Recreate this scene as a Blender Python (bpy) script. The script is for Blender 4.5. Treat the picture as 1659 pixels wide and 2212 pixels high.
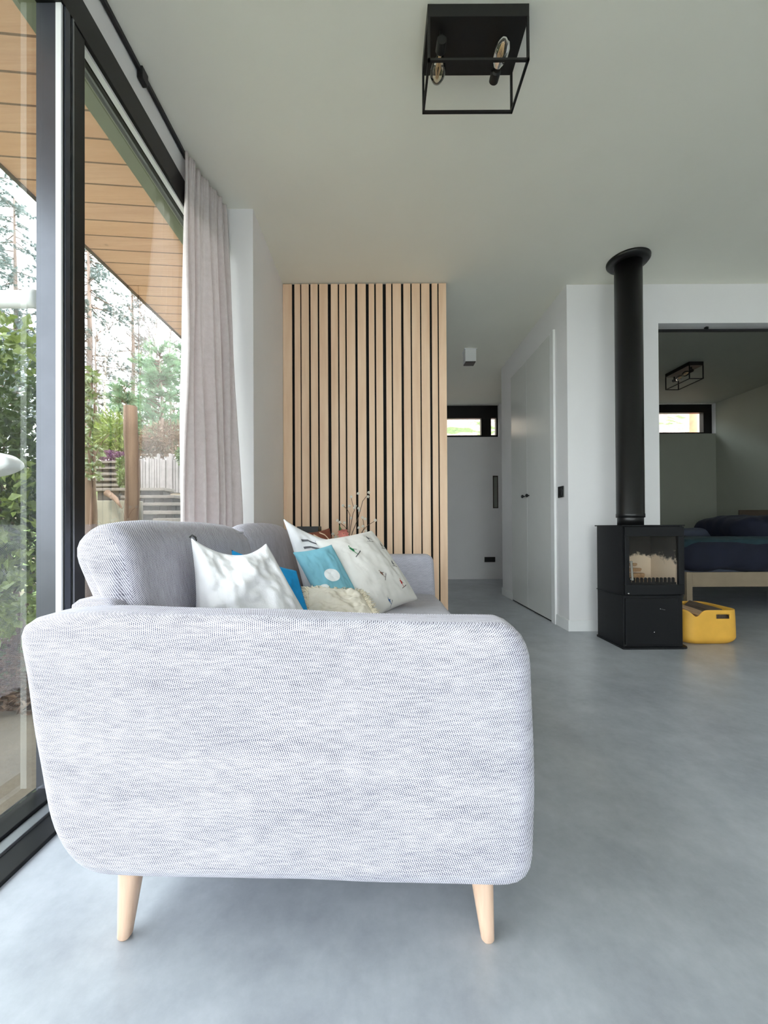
import bpy, bmesh, math, random
from mathutils import Vector, Matrix, noise
random.seed(7)
C = bpy.context.scene
for o in list(bpy.data.objects): bpy.data.objects.remove(o)
PI = math.pi
def R(a): return math.radians(a)

# ------------------------------------------------------------------ camera, world, exposure
EYE = 0.82; F = 850.0; VX = 819.0; VY = 1137.0
cd = bpy.data.cameras.new('camera'); cam = bpy.data.objects.new('camera', cd); C.collection.objects.link(cam)
cd.sensor_fit = 'VERTICAL'; cd.sensor_height = 36.0; cd.lens = F/2212*36.0
cd.shift_x = 10.5/2212; cd.shift_y = 25.8/2212; cd.clip_start = 0.02
cam.location = (0, 0, EYE); cam.rotation_euler = (R(90.35), R(0.3), 0)
C.camera = cam
w = bpy.data.worlds.new('world'); C.world = w; w.use_nodes = True
wn = w.node_tree.nodes; wl = w.node_tree.links; wn.clear()
wo = wn.new('ShaderNodeOutputWorld'); wb = wn.new('ShaderNodeBackground'); wt = wn.new('ShaderNodeTexCoord')
wsep = wn.new('ShaderNodeSeparateXYZ'); wr = wn.new('ShaderNodeValToRGB')
wl.new(wt.outputs['Generated'], wsep.inputs[0]); wl.new(wsep.outputs['Z'], wr.inputs[0])
wr.color_ramp.elements[0].position = 0.0; wr.color_ramp.elements[0].color = (0.80, 0.83, 0.86, 1)
wr.color_ramp.elements[1].position = 0.9; wr.color_ramp.elements[1].color = (0.86, 0.93, 1.0, 1)
wl.new(wr.outputs[0], wb.inputs[0]); wb.inputs[1].default_value = 1.0; wl.new(wb.outputs[0], wo.inputs[0])
sd = bpy.data.lights.new('sun', 'SUN'); sd.energy = 0.7; sd.angle = R(8); sd.color = (1.0, 0.95, 0.86)
so = bpy.data.objects.new('sun', sd); C.collection.objects.link(so); so.rotation_euler = (R(38), R(6), R(8)); so.location = (-3, -3, 8)
C.view_settings.view_transform = 'Standard'; C.view_settings.look = 'None'
C.view_settings.exposure = 3.15; C.view_settings.gamma = 1.0; C.view_settings.use_curve_mapping = False
try:
    C.cycles.max_bounces = 14; C.cycles.diffuse_bounces = 8; C.cycles.transparent_max_bounces = 24
except Exception: pass

def P(x, y, D): return Vector(((x-VX)/F*D, D, EYE-(y-VY)/F*D))   # a sight line's point at real depth D

# ------------------------------------------------------------------ materials
def lin(c):
    def f(v):
        v /= 255.0
        return v/12.92 if v <= 0.04045 else ((v+0.055)/1.055)**2.4
    return (f(c[0]), f(c[1]), f(c[2]), 1.0)
class N:
    def __init__(s, name):
        s.m = bpy.data.materials.new(name); s.m.use_nodes = True; s.t = s.m.node_tree
        s.b = s.t.nodes['Principled BSDF']; s.out = s.t.nodes['Material Output']
    def n(s, k, **kw):
        a = s.t.nodes.new(k)
        for q, v in kw.items(): setattr(a, q, v)
        return a
    def l(s, a, b): s.t.links.new(a, b)
    def coord(s, scale=(1,1,1), rot=(0,0,0), kind='Object'):
        c = s.n('ShaderNodeTexCoord'); mp = s.n('ShaderNodeMapping')
        mp.inputs['Scale'].default_value = scale; mp.inputs['Rotation'].default_value = rot
        s.l(c.outputs[kind], mp.inputs[0]); return mp.outputs[0]
    def noise(s, co, scale, detail=4, rough=0.55):
        a = s.n('ShaderNodeTexNoise'); a.inputs['Scale'].default_value = scale; a.inputs['Detail'].default_value = detail
        a.inputs['Roughness'].default_value = rough; s.l(co, a.inputs['Vector']); return a.outputs['Fac']
    def ramp(s, f, stops):
        a = s.n('ShaderNodeValToRGB'); e = a.color_ramp.elements
        while len(e) < len(stops): e.new(0.5)
        for i, (p, c) in enumerate(stops):
            e[i].position = p; e[i].color = c
        s.l(f, a.inputs[0]); return a.outputs[0]
    def math(s, op, a, b=None, c=None):
        q = s.n('ShaderNodeMath', operation=op)
        for i, v in enumerate((a, b, c)):
            if v is None: continue
            if isinstance(v, (int, float)): q.inputs[i].default_value = v
            else: s.l(v, q.inputs[i])
        return q.outputs[0]
    def mix(s, f, a, b, mode='MIX'):
        q = s.n('ShaderNodeMix', data_type='RGBA', blend_type=mode)
        for i, v in ((0, f), (6, a), (7, b)):
            if isinstance(v, (int, float)): q.inputs[i].default_value = v
            elif isinstance(v, tuple): q.inputs[i].default_value = v
            else: s.l(v, q.inputs[i])
        return q.outputs[2]
    def bump(s, h, strength=0.2, dist=0.01):
        q = s.n('ShaderNodeBump'); q.inputs['Strength'].default_value = strength; q.inputs['Distance'].default_value = dist
        s.l(h, q.inputs['Height']); s.l(q.outputs[0], s.b.inputs['Normal'])
    def set(s, col=None, rough=0.6, metal=0, spec=0.5):
        if col is not None:
            if isinstance(col, tuple): s.b.inputs['Base Color'].default_value = col
            else: s.l(col, s.b.inputs['Base Color'])
        s.b.inputs['Roughness'].default_value = rough; s.b.inputs['Metallic'].default_value = metal
        s.b.inputs['Specular IOR Level'].default_value = spec
        return s.m
def plain(name, c, rough=0.6, metal=0, spec=0.5, var=0.06, scale=12, bump=0.0):
    s = N(name); co = s.coord(); f = s.noise(co, scale)
    a = lin(c); lo = tuple(v*(1-var) for v in a[:3])+(1,); hi = tuple(min(1, v*(1+var)) for v in a[:3])+(1,)
    m = s.set(s.ramp(f, [(0.3, lo), (0.7, hi)]), rough, metal, spec)
    if bump: s.bump(s.noise(co, scale*8), bump, 0.003)
    return m
M = {}
M['wall'] = plain('white_wall_paint', (230, 229, 230), 0.7, var=0.015, scale=3, bump=0.04)
M['ceiling'] = plain('ceiling_paint', (240, 239, 227), 0.8, var=0.015, scale=2, bump=0.04)
M['trim'] = plain('white_trim_paint', (232, 233, 233), 0.4, var=0.01)
M['door'] = plain('door_lacquer', (214, 215, 212), 0.22, var=0.01)
M['blackmetal'] = plain('black_powder_coat', (22, 22, 24), 0.45, var=0.15, scale=60)
M['frame'] = plain('window_frame_coat', (10, 11, 13), 0.36, spec=0.35, var=0.1, scale=30)
M['sillmetal'] = plain('sill_aluminium', (150, 153, 156), 0.35, metal=0.8)
M['blackplastic'] = plain('black_plastic', (11, 11, 13), 0.4)
M['lampblack'] = plain('lamp_black_steel', (8, 8, 9), 0.5)
M['chrome'] = plain('brushed_chrome', (215, 215, 218), 0.2, metal=1)
M['stove'] = plain('stove_black_steel', (15, 16, 19), 0.5, spec=0.3, var=0.12, scale=80, bump=0.08)
M['flue'] = plain('flue_black_enamel', (13, 13, 14), 0.38, var=0.1, scale=90, bump=0.08)
M['yellow'] = plain('yellow_felt_plastic', (226, 172, 66), 0.6, var=0.05)
M['navy'] = plain('navy_bedding', (14, 20, 40), 0.85, var=0.2, scale=9, bump=0.2)
M['teal'] = plain('teal_duvet_highlight', (26, 52, 60), 0.85, var=0.15, scale=9)
M['bedsheet'] = plain('grey_blue_sheet', (70, 76, 92), 0.85)
M['bedwood'] = plain('pale_bed_pine', (150, 134, 112), 0.6, var=0.1, scale=6)
M['darkwood'] = plain('dark_bed_wood', (72, 60, 50), 0.6, var=0.1, scale=6)
M['white_outdoor'] = plain('white_garden_lacquer', (226, 228, 230), 0.35, var=0.01)
M['concrete_out'] = plain('garden_concrete', (104, 100, 88), 0.9, var=0.18, scale=3, bump=0.2)
M['slatback'] = plain('black_felt_backing', (12, 12, 13), 0.95)
M['jardark'] = plain('brown_pot', (60, 42, 34), 0.6)
M['branch'] = plain('branch_bark', (96, 74, 60), 0.8, var=0.2, scale=90)
M['blossom'] = plain('blossom_white', (232, 226, 214), 0.7)
M['pink'] = plain('pink_petal', (238, 158, 146), 0.6, var=0.12, scale=40)
M['stem_green'] = plain('stem_green', (74, 112, 58), 0.6)
M['brownpillow'] = plain('rust_brown_cloth', (120, 66, 48), 0.9, var=0.1, scale=50, bump=0.1)
M['cream_trim'] = plain('cream_piping', (226, 196, 168), 0.9)
M['brightblue'] = plain('bright_blue_cloth', (20, 156, 224), 0.85, var=0.12, scale=30, bump=0.2)
M['greydecal'] = plain('grey_print', (98, 98, 104), 0.9)
M['darkdecal'] = plain('dark_thread', (52, 50, 54), 0.9)
M['greendecal'] = plain('green_thread', (34, 122, 74), 0.9)
M['browndecal'] = plain('brown_thread', (122, 84, 66), 0.9)
M['reddecal'] = plain('red_thread', (176, 60, 56), 0.9)
M['bluedecal'] = plain('blue_thread', (60, 104, 168), 0.9)
M['whitedecal'] = plain('white_print', (240, 242, 244), 0.9)
M['fringe'] = plain('cream_fringe', (242, 232, 212), 0.95, var=0.1, scale=70)
M['stairwood'] = plain('weathered_sleeper', (86, 79, 73), 0.9, var=0.25, scale=14, bump=0.3)
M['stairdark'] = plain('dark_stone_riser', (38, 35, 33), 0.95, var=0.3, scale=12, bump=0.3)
M['fence'] = plain('pale_split_paling', (116, 109, 108), 0.9, var=0.2, scale=10, bump=0.2)
M['heather'] = plain('purple_heather', (92, 58, 84), 0.9, var=0.3, scale=20)
M['bulbhold'] = plain('bulb_socket_black', (12, 12, 12), 0.4)
M['filament'] = plain('filament_support', (214, 186, 150), 0.4, var=0.1)
M['soffitpost'] = plain('reddish_wood_post', (170, 104, 76), 0.8, var=0.15)

def mk_floor():
    s = N('polished_concrete'); co = s.coord()
    a = s.noise(co, 0.9, 8, 0.6); b = s.noise(co, 5.5, 10, 0.68); c = s.noise(co, 38, 4, 0.6)
    v = s.n('ShaderNodeTexVoronoi'); v.inputs['Scale'].default_value = 16; s.l(co, v.inputs['Vector'])
    f = s.math('ADD', s.math('MULTIPLY', a, 0.5), s.math('ADD', s.math('MULTIPLY', b, 0.4), s.math('MULTIPLY', c, 0.1)))
    col = s.ramp(f, [(0.36, lin((144, 148, 156))), (0.5, lin((168, 173, 180))), (0.62, lin((186, 190, 197)))])
    sp = s.ramp(v.outputs['Distance'], [(0.0, (1, 1, 1, 1)), (0.035, (0, 0, 0, 1))])
    gate = s.ramp(s.noise(co, 2.3, 2), [(0.6, (0, 0, 0, 1)), (0.64, (1, 1, 1, 1))])
    k = s.math('MULTIPLY', s.math('MULTIPLY', sp, gate), 0.1)
    m = s.set(col, 0.3, spec=0.45)
    s.bump(b, 0.05, 0.004); return m
M['floor'] = mk_floor()

def mk_sofa(name, lo=(70, 68, 86), hi=(219, 216, 227), pitch=0.0038, plainish=False, lean=0.34, dots=0.85):
    s = N(name); c = s.n('ShaderNodeTexCoord'); sep = s.n('ShaderNodeSeparateXYZ'); s.l(c.outputs['UV'], sep.inputs[0])
    x, y = sep.outputs[0], sep.outputs[1]
    uvv = c.outputs['UV']; wob = s.noise(uvv, 2.5, 2); fine = s.noise(uvv, 160, 2); k = 2*PI
    w_ = s.math('ADD', s.math('MULTIPLY', wob, 5.0), s.math('MULTIPLY', fine, 0.35))
    u = s.math('ADD', s.math('MULTIPLY', s.math('SUBTRACT', x, s.math('MULTIPLY', y, lean)), 1/pitch), w_)
    v = s.math('ADD', s.math('MULTIPLY', s.math('ADD', y, s.math('MULTIPLY', x, 0.5)), 1.08/pitch), w_)
    su = s.math('SINE', s.math('MULTIPLY', u, k)); sv = s.math('SINE', s.math('MULTIPLY', v, k))
    mp = s.n('ShaderNodeMapping'); mp.inputs['Scale'].default_value = (2, 9, 1); s.l(uvv, mp.inputs[0]); big = s.noise(mp.outputs[0], 2.2, 3)
    mp = s.n('ShaderNodeMapping'); mp.inputs['Scale'].default_value = (30, 260, 1); s.l(uvv, mp.inputs[0]); ln = s.noise(mp.outputs[0], 1, 2)
    g = s.math('ADD', s.math('MULTIPLY', su, 0.62), s.math('MULTIPLY', sv, s.math('MULTIPLY_ADD', wob, 0.9*dots, 0.0)))
    g = s.math('ADD', g, s.math('MULTIPLY', s.math('SUBTRACT', big, 0.5), 0.7))
    g = s.math('ADD', g, s.math('MULTIPLY', s.math('SUBTRACT', ln, 0.5), 1.2))
    g = s.math('MULTIPLY_ADD', g, 0.5, 0.5)
    if plainish: st = [(0.2, lin((166, 165, 174))), (0.8, lin((186, 185, 194)))]
    else: st = [(0.46, lin(hi)), (0.66, lin((142, 140, 158))), (0.92, lin(lo))]
    m = s.set(s.ramp(g, st), 0.92, spec=0.2)
    s.b.inputs['Sheen Weight'].default_value = 0.15
    s.bump(s.math('MULTIPLY', g, -1.0), 0.2, 0.002); return m
M['sofa'] = mk_sofa('sofa_twill')
M['sofa_back'] = mk_sofa('sofa_twill_back', pitch=0.0047, lean=0.62, dots=0.35)
M['sofa_far'] = mk_sofa('sofa_twill_seat', hi=(204, 203, 212), lo=(130, 129, 142), pitch=0.0050)

def mk_wood(name, c1, c2, axis, scale=6, rough=0.5):
    s = N(name); sc = [scale*6]*3; sc[axis] = scale*0.5
    co = s.coord(tuple(sc)); f = s.noise(co, 1.0, 6, 0.6); g = s.noise(s.coord((3, 3, 3)), 2.0, 2)
    col = s.ramp(f, [(0.3, lin(c1)), (0.7, lin(c2))])
    col = s.mix(s.math('MULTIPLY', g, 0.25), col, lin(c1))
    m = s.set(col, rough); s.bump(f, 0.06, 0.002); return m
M['slat'] = mk_wood('birch_slat', (230, 192, 158), (248, 218, 188), 2, 3, 0.5)
M['leg'] = mk_wood('ash_leg', (214, 178, 152), (234, 202, 178), 2, 14, 0.45)
M['log'] = mk_wood('split_log', (168, 132, 98), (214, 184, 148), 1, 8, 0.8)
M['bark'] = mk_wood('log_bark', (70, 60, 52), (112, 98, 84), 1, 12, 0.9)
M['post'] = mk_wood('peeled_post', (80, 59, 46), (116, 93, 76), 2, 3, 0.85)
M['trunk'] = mk_wood('pine_trunk', (108, 92, 84), (140, 122, 112), 2, 2, 0.9)

def mk_soffit():
    s = N('larch_soffit_boards')
    co = s.coord((1, 1, 1), (0, 0, R(-5))); sep = s.n('ShaderNodeSeparateXYZ'); s.l(co, sep.inputs[0])
    t = s.math('MULTIPLY', sep.outputs['Y'], 1/0.138); fr = s.math('FRACT', t); fl = s.math('FLOOR', t)
    wn_ = s.n('ShaderNodeTexWhiteNoise', noise_dimensions='1D'); s.l(fl, wn_.inputs['W'])
    grain = s.noise(s.coord((1.2, 26, 1), (0, 0, R(-5))), 2.0, 6, 0.65)
    col = s.ramp(grain, [(0.3, lin((218, 164, 132))), (0.7, lin((240, 194, 162)))])
    col = s.mix(s.math('MULTIPLY', wn_.outputs['Value'], 0.45), col, lin((232, 176, 130)))
    kv = s.n('ShaderNodeTexVoronoi'); kv.inputs['Scale'].default_value = 4.2; s.l(co, kv.inputs['Vector'])
    kn = s.ramp(kv.outputs['Distance'], [(0.03, (1, 1, 1, 1)), (0.075, (0, 0, 0, 1))])
    col = s.mix(s.math('MULTIPLY', kn, 0.5), col, lin((140, 88, 60)))
    gap = s.math('LESS_THAN', fr, 0.07)
    col = s.mix(s.math('MULTIPLY', gap, 0.8), col, lin((92, 60, 44)))
    m = s.set(col, 0.65); s.bump(s.math('SUBTRACT', 1.0, gap), 0.5, 0.006); return m
M['soffit'] = mk_soffit()

def mk_ground():
    s = N('garden_ground'); co = s.coord(); a = s.noise(co, 1.1, 6, 0.6); b = s.noise(co, 14, 8, 0.75)
    dirt = s.ramp(b, [(0.3, lin((68, 58, 46))), (0.7, lin((108, 94, 76)))])
    grass = s.ramp(b, [(0.3, lin((58, 76, 36))), (0.7, lin((104, 124, 62)))])
    f = s.ramp(a, [(0.48, (0, 0, 0, 1)), (0.56, (1, 1, 1, 1))])
    m = s.set(s.mix(f, dirt, grass), 0.95); s.bump(b, 0.5, 0.02); return m
M['ground'] = mk_ground()
def mk_sand():
    s = N('sandy_path'); co = s.coord(); a = s.noise(co, 3, 6, 0.6); b = s.noise(co, 60, 4, 0.7)
    f = s.math('ADD', s.math('MULTIPLY', a, 0.6), s.math('MULTIPLY', b, 0.4))
    m = s.set(s.ramp(f, [(0.35, lin((92, 82, 68))), (0.65, lin((118, 108, 92)))]), 0.95); s.bump(b, 0.4, 0.004); return m
M['sand'] = mk_sand()
def mk_leafbank():
    s = N('leaf_litter_bank'); co = s.coord((1, 1, 2)); a = s.noise(co, 22, 8, 0.8); b = s.noise(co, 2.2, 3)
    red = s.ramp(a, [(0.38, lin((64, 44, 38))), (0.47, lin((126, 100, 90))), (0.6, lin((166, 150, 142)))])
    grn = s.ramp(a, [(0.38, lin((40, 56, 24))), (0.62, lin((98, 112, 62)))])
    f = s.ramp(b, [(0.52, (0, 0, 0, 1)), (0.58, (1, 1, 1, 1))])
    m = s.set(s.mix(f, red, grn), 0.95); s.bump(a, 0.6, 0.03); return m
M['bank'] = mk_leafbank()
def mk_leaf(name, c1, c2, scale=3, trans=0.3, rough=0.35):
    s = N(name); co = s.coord(); f = s.noise(co, scale, 3); q = s.noise(co, scale*9, 2)
    g = s.math('ADD', s.math('MULTIPLY', f, 0.5), s.math('MULTIPLY', q, 0.5))
    col = s.ramp(g, [(0.36, lin(c1)), (0.64, lin(c2))]); s.set(col, rough)
    tr = s.n('ShaderNodeBsdfTranslucent'); s.l(col, tr.inputs[0]); mx = s.n('ShaderNodeMixShader'); mx.inputs[0].default_value = trans
    s.l(s.b.outputs[0], mx.inputs[1]); s.l(tr.outputs[0], mx.inputs[2]); s.l(mx.outputs[0], s.out.inputs[0]); return s.m
M['laurel'] = mk_leaf('laurel_leaf', (34, 52, 22), (92, 114, 54), 3)
M['laurel_light'] = mk_leaf('young_leaf', (74, 92, 40), (134, 150, 74), 3)
M['pine'] = mk_leaf('pine_needles', (86, 114, 88), (138, 166, 130), 2, 0.3, 0.6)
M['fir'] = mk_leaf('fir_needles', (88, 104, 102), (136, 150, 146), 2, 0.25, 0.6)
M['brownleaf'] = mk_leaf('dry_leaf', (76, 58, 46), (130, 106, 86), 2, 0.2, 0.8)
M['ivy'] = mk_leaf('ivy_leaf', (52, 72, 34), (112, 128, 76), 4)
def mk_birch():
    s = N('birch_bark'); f = s.noise(s.coord((2, 2, 9)), 3.0, 4, 0.7)
    return s.set(s.ramp(f, [(0.36, lin((64, 54, 48))), (0.46, lin((168, 160, 150)))]), 0.8)
M['birch'] = mk_birch()
def mk_glass(name, refl=1.0, tint=(1, 1, 1, 1), rough=0.0):
    s = N(name); t = s.n('ShaderNodeBsdfTransparent'); t.inputs[0].default_value = tint
    g = s.n('ShaderNodeBsdfGlossy'); g.inputs['Roughness'].default_value = rough
    fr = s.n('ShaderNodeFresnel'); fr.inputs[0].default_value = 1.45; mx = s.n('ShaderNodeMixShader')
    s.l(s.math('MULTIPLY', fr.outputs[0], refl), mx.inputs[0]); s.l(t.outputs[0], mx.inputs[1]); s.l(g.outputs[0], mx.inputs[2])
    s.l(mx.outputs[0], s.out.inputs[0]); return s.m
M['glass'] = mk_glass('window_glass', 0.3, (0.97, 0.99, 0.98, 1))
M['bulbglass'] = mk_glass('amber_bulb_glass', 1.6, (1.0, 0.95, 0.86, 1), 0.02)
M['stoveglass'] = mk_glass('stove_door_glass', 0.3, (0.95, 0.93, 0.9, 1))
M['vaseglass'] = mk_glass('vase_glass', 1.5, (0.9, 0.96, 0.93, 1))
def mk_soot():
    s = N('firebrick_with_soot'); co = s.coord(); a = s.noise(co, 11, 5, 0.65)
    sep = s.n('ShaderNodeSeparateXYZ'); c = s.n('ShaderNodeTexCoord'); s.l(c.outputs['Object'], sep.inputs[0])
    h = s.math('ADD', s.math('MULTIPLY', s.math('SUBTRACT', sep.outputs['Z'], 0.585), 9.0), s.math('MULTIPLY', s.math('SUBTRACT', a, 0.5), 2.2))
    col = s.ramp(h, [(0.0, lin((236, 222, 204))), (0.28, lin((28, 26, 25)))])
    return s.set(col, 0.9)
M['soot'] = mk_soot()
def cloth(name, c, bump=0.15, scale=260, var=0.05):
    s = N(name); co = s.coord(); f = s.noise(co, scale, 2, 0.6); g = s.noise(co, 14, 4, 0.6)
    a = lin(c); lo = tuple(v*(1-var) for v in a[:3])+(1,)
    m = s.set(s.ramp(g, [(0.35, lo), (0.65, a)]), 0.9, spec=0.15)
    s.bump(s.math('ADD', s.math('MULTIPLY', f, 0.3), g), bump, 0.006); return m
M['whitecloth'] = cloth('white_washed_cotton', (244, 244, 248), 0.35, var=0.01)
M['stripecloth'] = cloth('white_printed_cotton', (236, 236, 240), 0.15)
M['lightblue'] = cloth('light_blue_cotton', (130, 188, 206), 0.15)
M['linen'] = cloth('offwhite_linen', (226, 223, 219), 0.2, var=0.02)
M['beige'] = cloth('natural_linen', (238, 230, 216), 0.35)
M['curtain'] = mk_leaf('beige_curtain_linen', (224, 216, 215), (236, 229, 229), 40, 0.35, 0.95)

# ------------------------------------------------------------------ mesh helpers
def prop(o, label=None, cat=None, group=None, kind=None):
    if label: o['label'] = label
    if cat: o['category'] = cat
    if group: o['group'] = group
    if kind: o['kind'] = kind
    return o
def thing(name, label, cat, loc=(0, 0, 0), group=None):
    o = bpy.data.objects.new(name, None); C.collection.objects.link(o); o.location = loc; o.empty_display_size = 0.05
    return prop(o, label, cat, group)
def obj(name, bm, mat, parent=None, smooth=False, origin=None):
    me = bpy.data.meshes.new(name); bm.normal_update(); bm.to_mesh(me); bm.free()
    mats = mat if isinstance(mat, (list, tuple)) else [mat]
    for m in mats: me.materials.append(m)
    if smooth:
        for p in me.polygons: p.use_smooth = True
    o = bpy.data.objects.new(name, me); C.collection.objects.link(o)
    if parent:
        o.parent = parent
        p = parent; off = Vector((0, 0, 0))
        while p: off += p.location; p = p.parent
        me.transform(Matrix.Translation(-off))
    elif origin is not None:
        me.transform(Matrix.Translation(-Vector(origin))); o.location = origin
    return o
def struct(name, bm, mat, parent=None, smooth=False):
    o = obj(name, bm, mat, parent, smooth)
    if parent is None: o['kind'] = 'structure'
    return o
def box(bm, a, b, mi=0, bev=0.0):
    x0, y0, z0 = a; x1, y1, z1 = b
    vs = [bm.verts.new((x, y, z)) for x in (x0, x1) for y in (y0, y1) for z in (z0, z1)]
    fs = []
    for q in ((0,1,3,2), (4,6,7,5), (0,4,5,1), (2,3,7,6), (0,2,6,4), (1,5,7,3)):
        f = bm.faces.new([vs[i] for i in q]); f.material_index = mi; fs.append(f)
    bmesh.ops.recalc_face_normals(bm, faces=fs)
    if bev > 0:
        es = list({e for f in fs for e in f.edges})
        bmesh.ops.bevel(bm, geom=es, offset=bev, segments=2, profile=0.6, affect='EDGES')
    return bm
def B(a, b, bev=0.0): return box(bmesh.new(), a, b, 0, bev)
def tube(bm, pts, rad, seg=10, cap=True, mi=0):
    pts = [Vector(p) for p in pts]; rings = []
    if isinstance(rad, (int, float)): rad = [rad]*len(pts)
    for i, p in enumerate(pts):
        t = (pts[min(i+1, len(pts)-1)]-pts[max(i-1, 0)])
        if t.length < 1e-9: t = Vector((0, 0, 1))
        t.normalize(); ref = Vector((0, 1, 0)) if abs(t.y) < 0.9 else Vector((1, 0, 0))
        a = t.cross(ref).normalized(); b = t.cross(a)
        rings.append([bm.verts.new(p+rad[i]*(math.cos(2*PI*k/seg)*a+math.sin(2*PI*k/seg)*b)) for k in range(seg)])
    for i in range(len(rings)-1):
        for k in range(seg):
            f = bm.faces.new((rings[i][k], rings[i][(k+1) % seg], rings[i+1][(k+1) % seg], rings[i+1][k])); f.material_index = mi
    if cap:
        for r_ in (rings[0], rings[-1]):
            try:
                f = bm.faces.new(r_); f.material_index = mi
            except Exception: pass
    return bm
def lathe(bm, c, prof, seg=24, axis='z'):
    rings = []
    for r_, z in prof:
        ring = []
        for k in range(seg):
            a = 2*PI*k/seg; u, v = r_*math.cos(a), r_*math.sin(a)
            q = (u, v, z) if axis == 'z' else ((u, z, v) if axis == 'y' else (z, u, v))
            ring.append(bm.verts.new(Vector(c)+Vector(q)))
        rings.append(ring)
    for i in range(len(rings)-1):
        for k in range(seg): bm.faces.new((rings[i][k], rings[i][(k+1) % seg], rings[i+1][(k+1) % seg], rings[i+1][k]))
    for r_ in (rings[0], rings[-1]): bm.faces.new(r_)
    bmesh.ops.recalc_face_normals(bm, faces=bm.faces[:])
    return bm
def rounded(pts, rads, step=6):
    out = []; n = len(pts)
    if isinstance(rads, (int, float)): rads = [rads]*n
    for i in range(n):
        p0 = Vector(pts[i-1]); p = Vector(pts[i]); p1 = Vector(pts[(i+1) % n])
        a = (p0-p); b = (p1-p); r_ = min(rads[i], a.length*0.48, b.length*0.48)
        s_ = p+a.normalized()*r_; e = p+b.normalized()*r_
        for k in range(step+1):
            t = k/step; out.append((1-t)**2*s_+2*t*(1-t)*p+t*t*e)
    res = []
    for q in out:
        if not res or (q-res[-1]).length > 1e-5: res.append(q)
    # resample the long runs
    L = [0]
    for i in range(len(res)): L.append(L[-1]+(res[(i+1) % len(res)]-res[i]).length)
    n_ = max(24, min(140, int(L[-1]/0.018))); fin = []; i = 0
    for k in range(n_):
        s_ = L[-1]*k/n_
        while L[i+1] < s_: i += 1
        fin.append(res[i].lerp(res[(i+1) % len(res)], (s_-L[i])/max(1e-9, L[i+1]-L[i])))
    return fin
def puffy(bm, outline, t0, t1, r, to3, bulge0=0.0, bulge1=0.0, seg=6, wrap=False):
    """outline (list of 2D), swept t0..t1 with rounded rims of radius r; to3(a,b,t) gives the world point"""
    n = len(outline)
    area = sum(outline[i][0]*outline[(i+1) % n][1]-outline[(i+1) % n][0]*outline[i][1] for i in range(n))
    sg = 1 if area > 0 else -1
    nor = []
    for i in range(n):
        d = (outline[(i+1) % n]-outline[i-1]).normalized(); nor.append(Vector((d.y*sg, -d.x*sg)))
    for _ in range(14):
        nor = [(nor[i-1]+nor[i]*2+nor[(i+1) % n]).normalized() for i in range(n)]
    cen = sum(outline, Vector((0, 0)))/n
    per = [0.0]
    for i in range(n): per.append(per[-1]+(outline[(i+1) % n]-outline[i]).length)
    def ring(inset, t, sc=1.0):
        ps = [outline[i]-nor[i]*inset for i in range(n)]
        for _ in range(int(inset/max(r, 1e-6)*5)+int((1-sc)*30)):
            ps = [(ps[i-1]+ps[i]*2+ps[(i+1) % n])/4 for i in range(n)]
        ps = [cen+(p-cen)*sc for p in ps]
        return [bm.verts.new(to3(p.x, p.y, t)) for p in ps], ps
    rings = []                                   # (verts, flat coords, running length over the rim)
    caps = [0.15, 0.35, 0.55, 0.75, 0.9]
    for sc in caps: rings.append(ring(r, t0-bulge0*(1-sc*sc), sc)+(t0-r*.57,))
    for k in range(seg+1):
        a = PI/2*k/seg; rings.append(ring(r*(1-math.sin(a)), t0+r*(1-math.cos(a)))+(t0-r*.57+r*a,))
    mid = max(1, int((t1-t0-2*r)/0.06))
    for k in range(1, mid): q = t0+r+(t1-t0-2*r)*k/mid; rings.append(ring(0, q)+(q,))
    for k in range(seg, -1, -1):
        a = PI/2*k/seg; rings.append(ring(r*(1-math.sin(a)), t1-r*(1-math.cos(a)))+(t1+r*.57-r*a,))
    for sc in reversed(caps): rings.append(ring(r, t1+bulge1*(1-sc*sc), sc)+(t1+r*.57,))
    uvl = bm.loops.layers.uv.verify(); nc = len(caps)+(seg if wrap else seg//3); nr = len(rings)
    for i in range(nr-1):
        cap = i < nc or i >= nr-1-nc
        for k in range(n):
            k2 = (k+1) % n
            f = bm.faces.new((rings[i][0][k], rings[i][0][k2], rings[i+1][0][k2], rings[i+1][0][k]))
            for lp_, (ii, kk, ss) in zip(f.loops, ((i, k, per[k]), (i, k2, per[k+1]), (i+1, k2, per[k+1]), (i+1, k, per[k]))):
                if cap: lp_[uvl].uv = (rings[ii][1][kk].x, -rings[ii][1][kk].y)
                else: lp_[uvl].uv = (ss, -rings[ii][2])
    for q in (0, nr-1):
        f = bm.faces.new(rings[q][0])
        for lp_, k in zip(f.loops, range(n)): lp_[uvl].uv = (rings[q][1][k].x, -rings[q][1][k].y)
    bmesh.ops.recalc_face_normals(bm, faces=bm.faces[:])
    return bm
def deform(bm, amp, scale, seed=0.0, amp2=0, scale2=1):
    bm.normal_update()
    for v in bm.verts:
        q = v.co*scale+Vector((seed, seed*1.7, -seed)); d = noise.noise(q)*amp
        if amp2: d += noise.noise(v.co*scale2+Vector((seed*3, 0, seed)))*amp2
        v.co += v.normal*d
    return bm

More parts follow.
